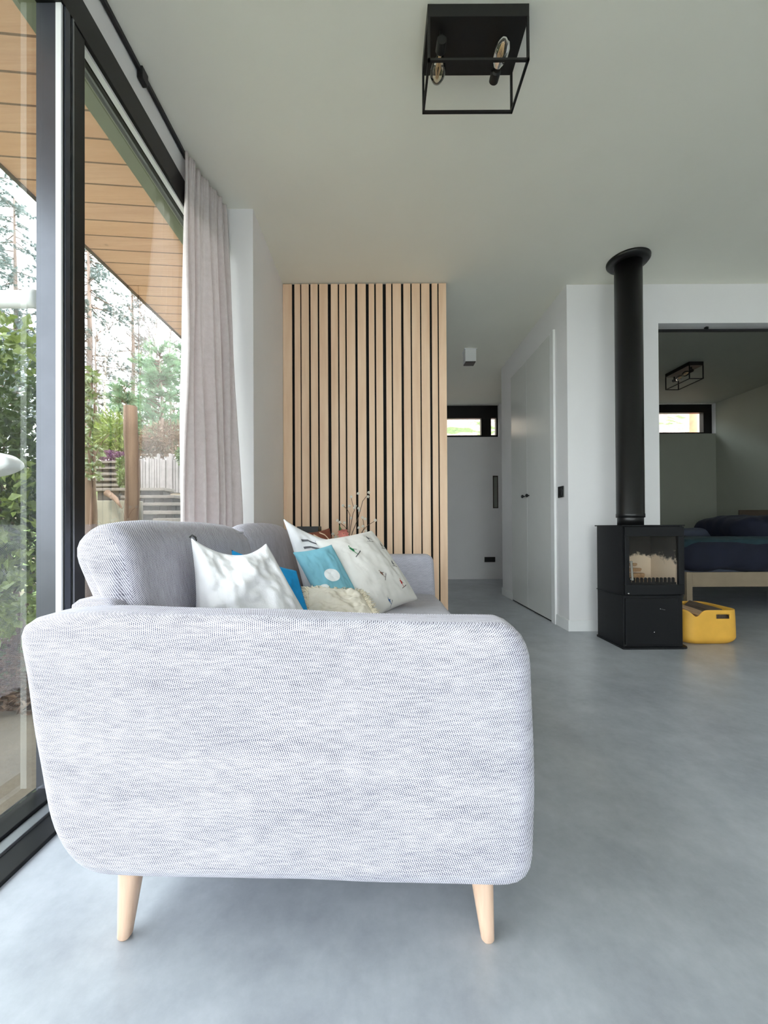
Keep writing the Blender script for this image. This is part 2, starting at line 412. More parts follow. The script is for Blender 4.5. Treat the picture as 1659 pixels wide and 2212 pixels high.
# ------------------------------------------------------------------ room shell
H = EYE+1.877; XL = -0.975; XR = 5.2; YB = -4.2; YE = 6.06
struct('floor', B((-0.93, YB, -0.12), (XR+0.12, YE, 0)), M['floor'])
struct('ceiling', B((XL-0.12, YB, H), (XR+0.12, YE+0.2, H+0.25)), M['ceiling'])
bm = bmesh.new()                                                       # pier beside the window and wall beyond it
box(bm, (XL-0.12, 2.31, 0), (-0.735, 3.16, H)); box(bm, (XL-0.12, 3.16, 0), (XL, YE, H))
box(bm, (XL-0.12, YB, 1.731+EYE), (XL, 2.31, H))                        # strip above the window head
struct('wall_left', bm, M['wall'])
struct('wall_partition', B((-0.735, 3.06, 0), (0.505, 3.16, H)), M['wall'])
bm = bmesh.new(); box(bm, (1.471, 3.057, 0), (2.183, 4.70, H)); struct('wall_hall', bm, M['wall'])
struct('wall_bedroom', B((2.20, 4.70, 0), (2.30, YE, H)), M['wall'])
struct('wall_header', B((2.183, 3.057, EYE+1.571), (XR, 3.17, H)), M['wall'])
bm = bmesh.new(); box(bm, (XR, 3.0, 0), (XR+0.12, YE+0.2, H)); box(bm, (XR, YB, 0), (XR+0.12, 3.0, H))
struct('wall_right', bm, M['wall'])
# end wall with its two strip windows right under the ceiling
zb1 = 2.19; zb2 = 2.225
bm = bmesh.new()
box(bm, (XL, YE, 0), (XR+0.12, YE+0.2, zb1)); box(bm, (XL, YE, zb1), (0.45, YE+0.2, H)); box(bm, (1.86, YE, zb1), (3.3, YE+0.2, H))
box(bm, (3.3, YE, zb1), (XR, YE+0.2, zb2))
struct('wall_end', bm, M['wall'])
M['bedshade'] = plain('bedroom_painted_shade', (150, 153, 142), 0.75, var=0.02, scale=3)  # the bedroom's dimness painted in as darker wall and ceiling skins
struct('wall_bedroom', B((2.31, YE-.006, 0), (XR-.001, YE-.0005, zb2)), M['bedshade']); struct('wall_bedroom', B((XR-.006, 3.18, 0), (XR-.0005, YE-.007, H-.001)), M['bedshade'])
struct('ceiling', B((2.31, 3.18, H-.006), (XR-.007, YE-.007, H-.0005)), M['bedshade'])
# unseen back wall behind the camera: wide glazing added to brighten the room
bm = bmesh.new(); box(bm, (XL, YB-0.12, 0), (-0.6, YB, H)); box(bm, (2.0, YB-0.12, 0), (XR, YB, H)); box(bm, (-0.6, YB-0.12, 2.45), (2.0, YB, H))
struct('wall_back', bm, M['wall'])

def window_unit(name, frames, panes, mat=None):
    root = bpy.data.objects.new(name, None); C.collection.objects.link(root); root['kind'] = 'structure'
    bm = bmesh.new()
    for a, b in frames: box(bm, a, b, 0, 0.002)
    obj('window_frame', bm, mat or M['frame'], root)
    for a, b in panes: obj('window_pane', B(a, b), M['glass'], root)
    return root
# the long sliding window on the left
zs0 = EYE+1.614; zs1 = EYE+1.731
wf = window_unit('window_1', [
    ((-1.045, YB, zs0), (-0.962, 2.31, zs1)),
    ((-1.045, 1.205, 0.03), (-0.965, 1.292, zs0)),
    ((-1.045, 2.24, 0.03), (-0.965, 2.31, zs0)),
    ((-1.045, -1.35, 0.03), (-0.965, -1.27, zs0)), ((-1.045, YB, 0.03), (-0.965, YB+0.08, zs0))],
    [((-1.030, YB+0.08, 0.04), (-1.022, -1.35, zs0)), ((-1.030, -1.27, 0.04), (-1.022, 1.205, zs0)), ((-1.008, 1.292, 0.04), (-1.000, 2.24, zs0))])
obj('stile_reflection', B((-1.045, 1.199, 0.03), (-0.986, 1.2048, zs0)), plain('grey_stile_reflection', (88, 90, 98), 0.28, metal=0.5), wf)  # grey paints in the outdoor reflection on the post's near face
obj('seal_strip', B((-0.985, 1.198, 0.03), (-0.968, 1.2048, zs0)), M['trim'], wf)  # inner seal, its bright reflection put in as white
obj('post_reflection', B((-0.970, 1.235, 0.031), (-0.960, 1.24, zs0-.001)), M['sillmetal'], wf)
obj('post_reflection', B((-0.970, 1.207, 0.031), (-0.9615, 1.226, zs0-.001)), plain('grey_blue_reflection', (52, 58, 70), 0.25), wf)  # grey strips paint a reflection onto the black post
obj('head_gasket', B((-0.995, 1.30, zs0-0.012), (-0.975, 2.24, zs0-0.0005)), M['trim'], wf)
bm = bmesh.new(); box(bm, (-0.935, YB, 0.0), (-0.868, 2.31, 0.012), 0, 0.002); box(bm, (-1.05, YB, -0.1), (-0.972, 2.31, 0.03), 0, 0.002)
obj('sill_track', bm, M['frame'], wf)
bm = bmesh.new(); box(bm, (-0.971, YB, -0.05), (-0.936, 2.31, 0.02), 0, 0.002); obj('sill_rail', bm, M['sillmetal'], wf)
struct('trim_1', B((-1.20, YB, EYE+1.74), (-1.06, 3.4, H)), plain('grey_green_fascia', (134, 140, 118), 0.6))
# window 2: hall strip window
fy0, fy1 = YE+0.07, YE+0.15
window_unit('window_2', [((0.45, fy0, 2.50), (1.86, fy1, H)), ((0.45, fy0, zb1), (1.86, fy1, 2.235)), ((1.60, fy0, 2.235), (1.755, fy1, 2.50)),
    ((0.45, fy0, 2.235), (0.52, fy1, 2.50)), ((1.835, fy0, 2.235), (1.86, fy1, 2.50))], [((0.52, fy0+.03, 2.235), (1.60, fy0+.04, 2.50)), ((1.755, fy0+.03, 2.235), (1.835, fy0+.04, 2.50))])
window_unit('window_3', [((3.3, fy0, 2.57), (XR, fy1, H)), ((3.3, fy0, zb2), (XR-.0, fy1, 2.262)), ((5.07, fy0, 2.262), (XR-.0, fy1, 2.57)), ((3.3, fy0, 2.262), (3.36, fy1, 2.57))],
    [((3.36, fy0+.03, 2.262), (5.07, fy0+.04, 2.57))])
window_unit('window_added', [((-0.6, YB-.1, 0), (2.0, YB-.02, .07)), ((-0.6, YB-.1, 2.38), (2.0, YB-.02, 2.45)), ((-0.6, YB-.1, .07), (-0.52, YB-.02, 2.38)), ((0.66, YB-.1, .07), (0.74, YB-.02, 2.38)), ((1.92, YB-.1, .07), (2.0, YB-.02, 2.38))],
    [((-0.52, YB-.07, .07), (0.66, YB-.06, 2.38)), ((0.74, YB-.07, .07), (1.92, YB-.06, 2.38))])

# hall wall: closet doors, jamb, baseboards
def hx(y): return y
dz = EYE+1.625
d1 = struct('door_1', B((1.461, 3.885, 0.012), (1.4708, 4.33, dz)), M['door'])
d2 = struct('door_2', B((1.461, 3.35, 0.012), (1.4708, 3.875, dz)), M['door'])
struct('trim_2', B((1.463, 3.8752, 0.012), (1.4705, 3.8848, dz)), M['trim'])
bm = bmesh.new(); box(bm, (1.452, 3.262, 0.0), (1.4708, 3.315, dz+0.005), 0, .003); box(bm, (1.458, 3.318, 0.0), (1.4708, 3.345, dz+0.005), 0, .003); struct('trim_3', bm, M['trim'])
struct('trim_4', B((1.4655, 3.35, 0.0), (1.4708, 4.33, 0.011)), M['slatback'])
for d, yy in ((d1, 3.945), (d2, 3.825)):
    k = bmesh.new(); lathe(k, (0, 0, 0), [(0.006, 0.0), (0.006, 0.012), (0.015, 0.016), (0.017, 0.026), (0.012, 0.034)], 20, 'x')
    for v in k.verts: v.co = Vector((1.461-v.co.x, yy+v.co.y, 1.112+v.co.z))
    bmesh.ops.recalc_face_normals(k, faces=k.faces[:])
    o = obj('door_knob', k, M['blackplastic'], d, True); o['label'] = 'round black door knob'
bm = bmesh.new(); box(bm, (1.459, 3.057, 0), (1.4708, 3.26, 0.085), 0, .002); box(bm, (1.459, 4.335, 0), (1.4708, 4.70, 0.085), 0, .002)
struct('baseboard_hall', bm, M['trim'])
struct('baseboard_front', B((1.459, 3.045, 0), (2.183, 3.0568, 0.085), 0.002), M['trim'])

# slatted wood panel
sp = thing('slatted_wall_panel', 'tall vertical panel of pale birch slats over black backing behind the sofa', 'wall panel', (-0.1, 3.03, 0))
obj('backing', B((-0.733, 3.033, 0), (0.526, 3.0595, H-0.004)), M['slatback'], sp)
gaps = [(217,240),(291,301),(367,383),(446,460),(536,563),(625,637),(690,703),(779,799),(874,899),(949,963),(1024,1052),(1100,1112),(1187,1208),(1270,1282),(1355,1366),(1440,1460),(1510,1521)]
xs = 137; segs = []
for a, b in gaps: segs.append((xs, a)); xs = b
segs.append((xs, 1588))
for a, b in segs:
    f = lambda q: -0.733+(q-137)/1451*1.259
    obj('slat', B((f(a), 3.020, 0), (f(b), 3.0335, H-0.006), 0.0015), M['slat'], sp)
# ------------------------------------------------------------------ hall fittings
k = thing('ceiling_spotlight', 'small white square surface spotlight on the hall ceiling', 'ceiling light', (0.98, 4.2, H))
obj('housing', B((0.92, 4.15, H-0.135), (1.036, 4.266, H-0.004), .003), M['trim'], k)
obj('mounting_plate', B((0.912, 4.142, H-0.0045), (1.044, 4.274, H)), M['trim'], k)
o = obj('lens', B((0.925, 4.155, H-0.142), (1.031, 4.261, H-0.1345)), M['blackplastic'], k); o['label'] = 'black recessed lens plate'
k = thing('light_switch', 'black rectangular wall switch beside the closet doors', 'switch', (1.471, 3.17, 1.1))
obj('cover_plate', B((1.461, 3.125, 1.045), (1.4708, 3.215, 1.135), .003), M['blackplastic'], k)
obj('rocker', B((1.456, 3.145, 1.055), (1.462, 3.195, 1.125), .002), M['blackplastic'], k)
k = thing('wall_socket', 'black double wall socket low on the far hall wall', 'socket', (1.7, YE, 0.3))
obj('cover_plate', B((1.618, YE-.010, 0.262), (1.782, YE, 0.34), .003), M['blackplastic'], k)
for cx in (1.66, 1.74): bm = bmesh.new(); lathe(bm, (cx, YE-.012, 0.301), [(0.02, 0.0), (0.02, 0.003)], 18, 'y'); obj('outlet', bm, M['blackplastic'], k)
k = thing('recessed_door_pull', 'tall narrow dark framed recessed pull on the far hall wall', 'door handle', (1.8, YE, 1.3))
zt, zbm = EYE+108*YE/F, EYE+38*YE/F; zt, zbm = 1.59, 1.09
bm = bmesh.new()
x0, x1 = 1.755, 1.835
box(bm, (x0, YE-.006, zbm), (x0+.014, YE, zt)); box(bm, (x1-.014, YE-.006, zbm), (x1, YE, zt)); box(bm, (x0, YE-.006, zt-.02), (x1, YE, zt)); box(bm, (x0, YE-.006, zbm), (x1, YE, zbm+.014))
obj('pull_frame', bm, plain('bronze_pull', (70, 60, 54), 0.4, metal=0.4), k)
obj('pull_recess', B((x0+.014, YE-.003, zbm+.014), (x1-.014, YE-.0005, zt-.02)), plain('pull_recess_grey', (128, 132, 122), 0.3), k)

# ------------------------------------------------------------------ curtain + rail
k = thing('curtain_rail', 'thin black ceiling curtain rail above the sliding window', 'curtain rail', (XL+.03, 1.0, H))
obj('rail', B((-0.972, YB+.1, H-0.022), (-0.958, 2.25, H-0.001), .002), M['blackmetal'], k)
obj('bracket', B((-0.995+.022, 1.585, H-0.05), (-0.950, 1.625, H-0.001), .002), M['blackmetal'], k)
bm = bmesh.new(); NU, NV = 240, 60; z1 = H-0.024
A = Vector((-0.962, 1.93)); Bv = Vector((-0.885, 2.285)); rows = []
for j in range(NV+1):
    v = j/NV; z = z1+(0.015-z1)*v; row = []
    spread = min(1.0, v*2.4+0.06)
    a2 = A.lerp(Vector((-0.945, 1.84)), min(1, v*1.6)); b2 = Bv.lerp(Vector((-0.80, 2.262)), min(1, v*1.5))
    d = (b2-a2); n2 = Vector((d.y, -d.x)).normalized()
    for i in range(NU+1):
        u = i/NU
        ph = u*2*PI*11+0.7*math.sin(u*7)+0.5*math.sin(v*3+u*5)
        ph2 = u*2*PI*7+1.3*math.sin(u*5+1)
        amp = 0.014+0.030*min(1, v*2.2)
        if v < 0.1: ph3 = 0.006*math.sin(u*2*PI*33)*(1-v/0.1)
        else: ph3 = 0
        off = amp*(0.35*math.sin(ph)+0.75*math.sin(ph2))*(0.75+0.25*math.sin(v*6+u*9))+ph3+0.012*noise.noise(Vector((u*5, v*4, 0)))
        p = a2+d*u+n2*(off+0.01)
        row.append(bm.verts.new((max(p.x, -0.958), min(p.y, 2.30), z)))
    rows.append(row)
for j in range(NV):
    for i in range(NU): bm.faces.new((rows[j][i], rows[j][i+1], rows[j+1][i+1], rows[j+1][i]))
k = thing('curtain', 'long beige linen curtain gathered at the right end of the window', 'curtain', (-0.9, 2.1, 0))
o = obj('curtain_cloth', bm, M['curtain'], k, True)
md = o.modifiers.new('thick', 'SOLIDIFY'); md.thickness = 0.002
bm = bmesh.new(); box(bm, (-0.957, 1.96, H-0.05), (-0.954, 2.24, H-0.022)); obj('heading_tape', bm, M['curtain'], k)

# ------------------------------------------------------------------ cage lamps
def cage_lamp(x0, x1, y0, y1, along, label, name='cage_ceiling_lamp'):
    t = thing(name, label, 'ceiling light', ((x0+x1)/2, (y0+y1)/2, H), None)
    h = 0.205; w_ = 0.0085
    obj('canopy', B((x0, y0, H-0.047), (x1, y1, H-0.001), .001), M['lampblack'], t)
    bm = bmesh.new(); zb = H-h
    for x in (x0, x1-w_):
        for y in (y0, y1-w_): box(bm, (x, y, zb), (x+w_, y+w_, H-0.0475))
    for x in (x0, x1-w_): box(bm, (x, y0, zb), (x+w_, y1, zb+w_))
    for y in (y0, y1-w_): box(bm, (x0, y, zb), (x1, y+w_, zb+w_))
    obj('cage_frame', bm, M['lampblack'], t)
    zc = H-0.098
    def bulb(cx, cy, sgn):
        def tr(b_):
            for v in b_.verts:
                x, y, z = v.co; v.co = (Vector((cx+x, cy+sgn*y, zc+z)) if along == 'y' else Vector((cx+sgn*y, cy+x, zc+z)))
            bmesh.ops.recalc_face_normals(b_, faces=b_.faces[:]); return b_
        s_ = bmesh.new(); lathe(s_, (0, 0, 0), [(0.018, -0.04), (0.019, -0.005), (0.014, 0.0)], 20, 'y')
        box(s_, (-.006, -.03, .01), (.006, -.018, zc*0+0.045))
        hd = obj('bulb_holder', tr(s_), M['bulbhold'], t, False)
        g = bmesh.new(); lathe(g, (0, 0, 0), [(0.012, 0.0), (0.014, 0.012), (0.024, 0.030), (0.030, 0.052), (0.029, 0.074), (0.021, 0.092), (0.006, 0.102)], 24, 'y')
        bl = obj('bulb', tr(g), M['bulbglass'], t, True)
        f = bmesh.new()
        for q in range(6):
            a = 2*PI*q/6; tube(f, [(0.003*math.cos(a), 0.01, 0.003*math.sin(a)), (0.010*math.cos(a), 0.05, 0.010*math.sin(a)), (0.004*math.cos(a), 0.085, 0.004*math.sin(a))], 0.0016, 6)
        lathe(f, (0, 0, 0), [(0.006, 0.004), (0.005, 0.03), (0.002, 0.045)], 10, 'y')
        obj('filament', tr(f), M['filament'], bl, True)
    if along == 'y':
        bulb(x0+0.055, y0+0.066, 1); bulb(x1-0.082, y1-0.064, -1)
    else:
        bulb(x0+0.05, y0+0.075, 1); bulb(x1-0.05, y1-0.08, -1)
    return t
cage_lamp(0.184, 0.549, 1.402, 1.588, 'y', 'black rectangular cage ceiling lamp with two bare bulbs, nearest and largest')
cage_lamp(3.565, 3.73, 4.50, 4.88, 'y', 'small distant black cage ceiling lamp in the dark bedroom')
k = thing('curtain_rod', 'thin black curtain rod across the top of the bedroom opening', 'curtain rod', (2.2, 3.2, EYE+1.535))
bm = bmesh.new(); tube(bm, [(2.19, 3.12, EYE+1.543), (4.9, 3.12, EYE+1.543)], 0.012, 12); obj('rod', bm, M['blackmetal'], k, True)
for xx in (2.6, 4.6): obj('bracket', B((xx, 3.11, EYE+1.543), (xx+.02, 3.13, EYE+1.571)), M['blackmetal'], k)

# ------------------------------------------------------------------ wood stove
SX0, SX1, SY0, SY1 = 1.613, 2.013, 2.60, 2.915
st = thing('wood_stove', 'black steel wood stove with glass door and tall round flue', 'stove', ((SX0+SX1)/2, (SY0+SY1)/2, 0))
obj('top_plate', B((SX0-.012, SY0-.006, .812), (SX1+.004, SY1+.01, .82), .002), M['stove'], st)
bm = bmesh.new(); zc0 = 0.352
box(bm, (SX0, SY0+.012, zc0), (SX0+.02, SY1, .812)); box(bm, (SX1-.02, SY0+.012, zc0), (SX1, SY1, .812)); box(bm, (SX0+.02, SY1-.02, zc0), (SX1-.02, SY1, .812))
box(bm, (SX0+.02, SY0+.02, .79), (SX1-.02, SY1-.02, .812)); box(bm, (SX0+.02, SY0+.02, zc0), (SX1-.02, SY1-.02, .41))
obj('firebox_body', bm, M['stove'], st)
dr = obj('door', (lambda b_: (box(b_, (SX0+.006, SY0-.006, .36), (SX1-.002, SY0+.012, .425), 0, .003), box(b_, (SX0+.006, SY0-.006, .745), (SX1-.002, SY0+.012, .808), 0, .003), box(b_, (SX0+.006, SY0-.006, .425), (SX0+.036, SY0+.012, .745), 0, .003), box(b_, (SX1-.040, SY0-.006, .425), (SX1-.002, SY0+.012, .745), 0, .003), b_)[-1])(bmesh.new()), M['stove'], st)
obj('door_glass', B((SX0+.036, SY0+.002, .425), (SX1-.04, SY0+.006, .745)), M['stoveglass'], dr)
bm = bmesh.new(); tube(bm, [(SX0+.038, SY0-.03, .46), (SX0+.028, SY0-.034, .585)], 0.0075, 12); box(bm, (SX0+.024, SY0-.03, .575), (SX0+.034, SY0-.005, .583)); box(bm, (SX0+.03, SY0-.03, .462), (SX0+.04, SY0-.005, .47))
o = obj('door_handle', bm, M['chrome'], dr, True); o['label'] = 'chrome bar handle'
bm = bmesh.new()
box(bm, (SX0+.022, SY1-.045, .415), (SX1-.022, SY1-.022, .785)); box(bm, (SX0+.021, SY0+.03, .415), (SX0+.035, SY1-.046, .785)); box(bm, (SX1-.035, SY0+.03, .415), (SX1-.021, SY1-.046, .785))
obj('fire_lining', bm, M['soot'], st)
bm = bmesh.new(); n_t = 12
box(bm, (SX0+.04, SY0+.018, .412), (SX1-.04, SY0+.026, .438))
for i in range(n_t):
    x = SX0+.045+i*0.0262; box(bm, (x, SY0+.018, .438), (x+.017, SY0+.026, .462)); lathe(bm, (x+.0085, SY0+.018, .462), [(0.0085, 0.0), (0.0085, 0.008)], 14, 'y')
o = obj('log_guard', bm, M['stove'], st)
def log_mesh(p0, p1, r, seed, split=True):
    bm = bmesh.new(); rnd = random.Random(seed); n = 12
    pr = []
    for k in range(n):
        a = 2*PI*k/n; rr = r*(0.85+0.3*rnd.random())
        u, v = rr*math.cos(a), rr*math.sin(a)
        if split and v > r*0.25: v = r*0.25+(v-r*0.25)*0.2
        pr.append((u, v))
    p0 = Vector(p0); p1 = Vector(p1); t = (p1-p0).normalized(); a_ = t.cross(Vector((0, 0, 1))).normalized(); b_ = a_.cross(t)
    rings = []
    for j in range(5):
        q = p0.lerp(p1, j/4); s_ = 1+0.05*rnd.uniform(-1, 1)
        rings.append([bm.verts.new(q+a_*u*s_+b_*v*s_) for u, v in pr])
    for j in range(4):
        for k in range(n):
            f = bm.faces.new((rings[j][k], rings[j][(k+1) % n], rings[j+1][(k+1) % n], rings[j+1][k])); f.material_index = 1 if pr[k][1] < r*0.2 else 0
    bm.faces.new(rings[0]); bm.faces.new(rings[-1]); bmesh.ops.recalc_face_normals(bm, faces=bm.faces[:]); return bm
for i, (a, b, r_) in enumerate([((SX0+.045, 2.70, .480), (SX0+.22, 2.75, .476), .024), ((SX0+.045, 2.70, .435), (SX0+.26, 2.73, .437), .024), ((SX0+.045, 2.69, .520), (SX0+.19, 2.73, .515), .018),
                                ((SX0+.05, 2.72, .552), (SX0+.17, 2.74, .550), .015)]):
    prop(obj('firewood_piece', log_mesh(a, b, r_, i+3), [M['log'], M['log']], None), ['pale split firewood second from bottom behind the stove glass', 'pale split firewood at the bottom behind the stove glass', 'pale split firewood third from bottom behind the stove glass', 'thin pale kindling on top behind the stove glass'][i], 'firewood', 'firewood inside the stove')
obj('lower_body', B((SX0, SY0+.01, .012), (SX1-.006, SY1, .350), .003), M['stove'], st)
obj('mid_ledge', B((SX0-.006, SY0+.004, .3495), (SX1, SY1+.004, .353)), M['stove'], st)
lp = obj('lower_door', B((SX0+.012, SY0, .03), (SX1-.045, SY0+.011, .335), .003), M['stove'], st)
bm = bmesh.new(); tube(bm, [(1.845, SY0-.014, .268), (1.872, SY0-.014, .262)], 0.005, 10); tube(bm, [(1.86, SY0-.014, .265), (1.86, SY0, .265)], 0.003, 8)
o = obj('latch', bm, M['chrome'], lp, True); o['label'] = 'small chrome latch'
bm = bmesh.new(); tube(bm, [(SX0+.022, SY0-.016, .372), (SX0+.03, SY0-.006, .372)], 0.006, 10); o = obj('air_control_knob', bm, M['chrome'], dr, True)
bm = bmesh.new(); tube(bm, [(1.806, SY0-.008, .115), (1.806, SY0, .115)], 0.004, 10); obj('screw', bm, M['chrome'], lp, True)
bm = bmesh.new()
pts = rounded([(SX0-.01, SY0-.008), (SX1+.035, SY0-.004), (SX1+.035, SY1), (SX0-.01, SY1+.005)], [.004, .05, .01, .004])
lo = [bm.verts.new((p.x, p.y, 0.0)) for p in pts]; hi = [bm.verts.new((p.x, p.y, 0.012)) for p in pts]
for i in range(len(pts)): bm.faces.new((lo[i], lo[(i+1) % len(pts)], hi[(i+1) % len(pts)], hi[i]))
bm.faces.new(lo); bm.faces.new(hi); bmesh.ops.recalc_face_normals(bm, faces=bm.faces[:]); obj('base_plate', bm, M['stove'], st)
FXc, FYc = 1.775, 2.78
bm = bmesh.new(); lathe(bm, (FXc, FYc, 0), [(0.081, .82), (0.081, .875), (0.078, .88)], 40); fl = obj('flue_spigot', bm, M['flue'], st, True)
bm = bmesh.new(); lathe(bm, (FXc, FYc, 0), [(0.084, .872), (0.089, .874), (0.089, .898), (0.0865, .902), (0.0865, H-.03)], 48); fl = obj('flue_pipe', bm, M['flue'], st, True)
bm = bmesh.new(); lathe(bm, (FXc, FYc, 0), [(0.09, H-.03), (0.125, H-.026), (0.136, H-.012), (0.137, H-.001)], 48); obj('ceiling_collar', bm, M['flue'], fl, True)
for o in (fl,):
    pass

# ------------------------------------------------------------------ log basket
bx0, bx1, by0, by1 = 2.085, 2.465, 2.68, 3.02
bk = thing('log_basket', 'yellow soft-sided basket with slot handles beside the stove', 'basket', ((bx0+bx1)/2, (by0+by1)/2, 0))
bm = bmesh.new()
def tub(z, inset): return rounded([(bx0+inset, by0+inset), (bx1-inset, by0+inset), (bx1-inset, by1-inset), (bx0+inset, by1-inset)], 0.085, 10)
def resamp(pts, n):
    L = [0]
    for i in range(len(pts)): L.append(L[-1]+(pts[(i+1) % len(pts)]-pts[i]).length)
    out = []
    for k in range(n):
        s_ = L[-1]*k/n; i = max(j for j in range(len(pts)) if L[j] <= s_+1e-9); t = (s_-L[i])/max(1e-9, L[i+1]-L[i])
        out.append(pts[i].lerp(pts[(i+1) % len(pts)], t))
    return out
NZ = 16; NP = 140; gr = []
for j in range(NZ+1):
    t = j/NZ; z = 0.002+0.235*t; ins = 0.028*(1-min(1, t*5))**2+0.004*t*t
    ring = []
    for q in resamp(tub(z, ins), NP):
        dip = math.exp(-((q.x-(bx0+0.075))/0.035)**2) if q.y < by0+0.1 else 0
        side = 0.03*math.sin(PI*max(0, min(1, (q.y-by0)/(by1-by0)))) if q.x > bx1-0.05 else 0
        ring.append(bm.verts.new((q.x, q.y, z-(0.045*dip)*t)))
    gr.append(ring)
for j in range(NZ):
    for i in range(NP):
        a = gr[j][i].co; c = gr[j+1][(i+1) % NP].co; m = (a+c)/2
        if (m.y < by0+.03 or m.y > by1-.03) and 2.29 < m.x < 2.385 and .176 < m.z < .206: continue
        bm.faces.new((gr[j][i], gr[j][(i+1) % NP], gr[j+1][(i+1) % NP], gr[j+1][i]))
bm.faces.new(gr[0]); bmesh.ops.recalc_face_normals(bm, faces=bm.faces[:])
o = obj('tub', bm, M['yellow'], bk, True); md = o.modifiers.new('t', 'SOLIDIFY'); md.thickness = 0.007; md.offset = -1
o.modifiers.new('e', 'BEVEL').width = 0.001
logs = [((2.15, 2.72, .15), (2.15, 2.98, .19), .045, 'barkless pale split log at the left of the yellow basket'), ((2.25, 2.71, .19), (2.23, 2.99, .215), .040, 'pale smooth log in the middle of the yellow basket'),
        ((2.36, 2.72, .165), (2.35, 2.99, .175), .062, 'grey bark-covered log at the right of the yellow basket'), ((2.20, 2.72, .06), (2.20, 2.98, .06), .05, None), ((2.35, 2.72, .06), (2.35, 2.98, .06), .05, None), ((2.15, 2.84, .235), (2.21, 2.99, .258), .022, 'thin dark-ended stick lying on top in the yellow basket')]
for i, (a, b, r_, lb) in enumerate(logs):
    if lb is None: continue
    prop(obj('firewood_log', log_mesh(a, b, r_, 20+i, i != 2), [M['bark'] if i == 2 else M['log'], M['bark'] if i in (2,) else M['log']]), lb, 'firewood', 'logs in the yellow basket')

# ------------------------------------------------------------------ bed in the side room
bd = thing('bed', 'low pine bed with navy bedding in the dark side room', 'bed', (4, 3.7, 0))
obj('side_rail', B((2.88, 3.70, .235), (5.1, 3.73, .372), .003), M['bedwood'], bd)
obj('side_rail', B((2.88, 4.87, .235), (5.1, 4.90, .372), .003), M['bedwood'], bd)
obj('end_rail', B((2.88, 3.73, .235), (2.91, 4.87, .372), .003), M['bedwood'], bd)
for y in (3.685, 4.87):
    for x in (2.875, 5.05): obj('leg', B((x, y, 0), (x+.055, y+.045, .375), .003), M['bedwood'], bd)
obj('back_board', B((4.50, 4.905, .55), (5.1, 4.93, 1.0), .003), M['darkwood'], bd)
def soft(x0, x1, y0, y1, z0, z1, r, seed, amp=0.015):
    b_ = bmesh.new(); ol = rounded([(x0, y0), (x1, y0), (x1, y1), (x0, y1)], r*1.2)
    puffy(b_, ol, z0, z1, r, lambda a, b, t: Vector((a, b, t)), 0, 0.02); deform(b_, amp, 4, seed, amp*.4, 14); return b_
obj('mattress', soft(2.92, 5.08, 3.735, 4.865, .34, .53, .04, 1, .004), M['bedsheet'], bd, True)
obj('duvet', soft(2.86, 5.1, 3.66, 4.80, .38, .67, .09, 3, .03), M['navy'], bd, True)
obj('duvet_highlight', soft(2.86, 4.3, 3.70, 4.0, .60, .685, .035, 5, .018), M['teal'], bd, True)  # teal highlight on the duvet, put in as a coloured layer
prop(obj('pillow', soft(3.75, 4.7, 3.95, 4.75, .64, .90, .11, 8, .04), M['navy'], None, True), 'dark navy pillow heaped on the bed in the side room', 'pillow')
prop(obj('folded_blanket', soft(3.45, 4.1, 4.50, 4.84, .66, .765, .04, 9, .01), M['bedsheet'], None, True), 'grey-blue folded blanket on the far edge of the bed', 'blanket')

# ------------------------------------------------------------------ sofa
SR = Vector((-0.2, 0.75, 0)); sofa = thing('sofa', 'light grey woven fabric sofa on pale wooden legs, seen from its armrest end', 'sofa', SR)
YAW = R(-1.3)
def sw(p):
    d = Vector(p)-SR; c, s = math.cos(YAW), math.sin(YAW); return SR+Vector((d.x*c-d.y*s, d.x*s+d.y*c, d.z))
Dn = 0.735
def ap(x, y, D=Dn+0.03): return ((x-VX)/F*D, EYE-(y-VY)/F*D)
arm_px = [(26, 1334), (200, 1322), (600, 1333), (900, 1344), (1106, 1348), (1138, 1400), (1149, 1620), (1141, 1896), (700, 1893), (178, 1886), (110, 1790), (72, 1620), (48, 1450)]
arm_out = rounded([ap(*p) for p in arm_px], [.05, .1, .3, .3, .055, .05, .3, .06, .3, .075, .12, .2, .2], 8)
bm = bmesh.new(); puffy(bm, arm_out, Dn, Dn+0.15, 0.045, lambda a, b, t: sw((a, t, b)), 0.012, 0.012, 8, True); deform(bm, .004, 5, 2)
obj('armrest', bm, M['sofa'], sofa, True)
far_out = rounded([(-0.66, .64), (.30, .64), (.32, .15), (-.56, .15)], [.05, .05, .06, .08])
bm = bmesh.new(); puffy(bm, far_out, 2.46, 2.60, 0.028, lambda a, b, t: sw((a, t, b)), 0.006, 0.006); obj('armrest', bm, M['sofa_far'], sofa, True)
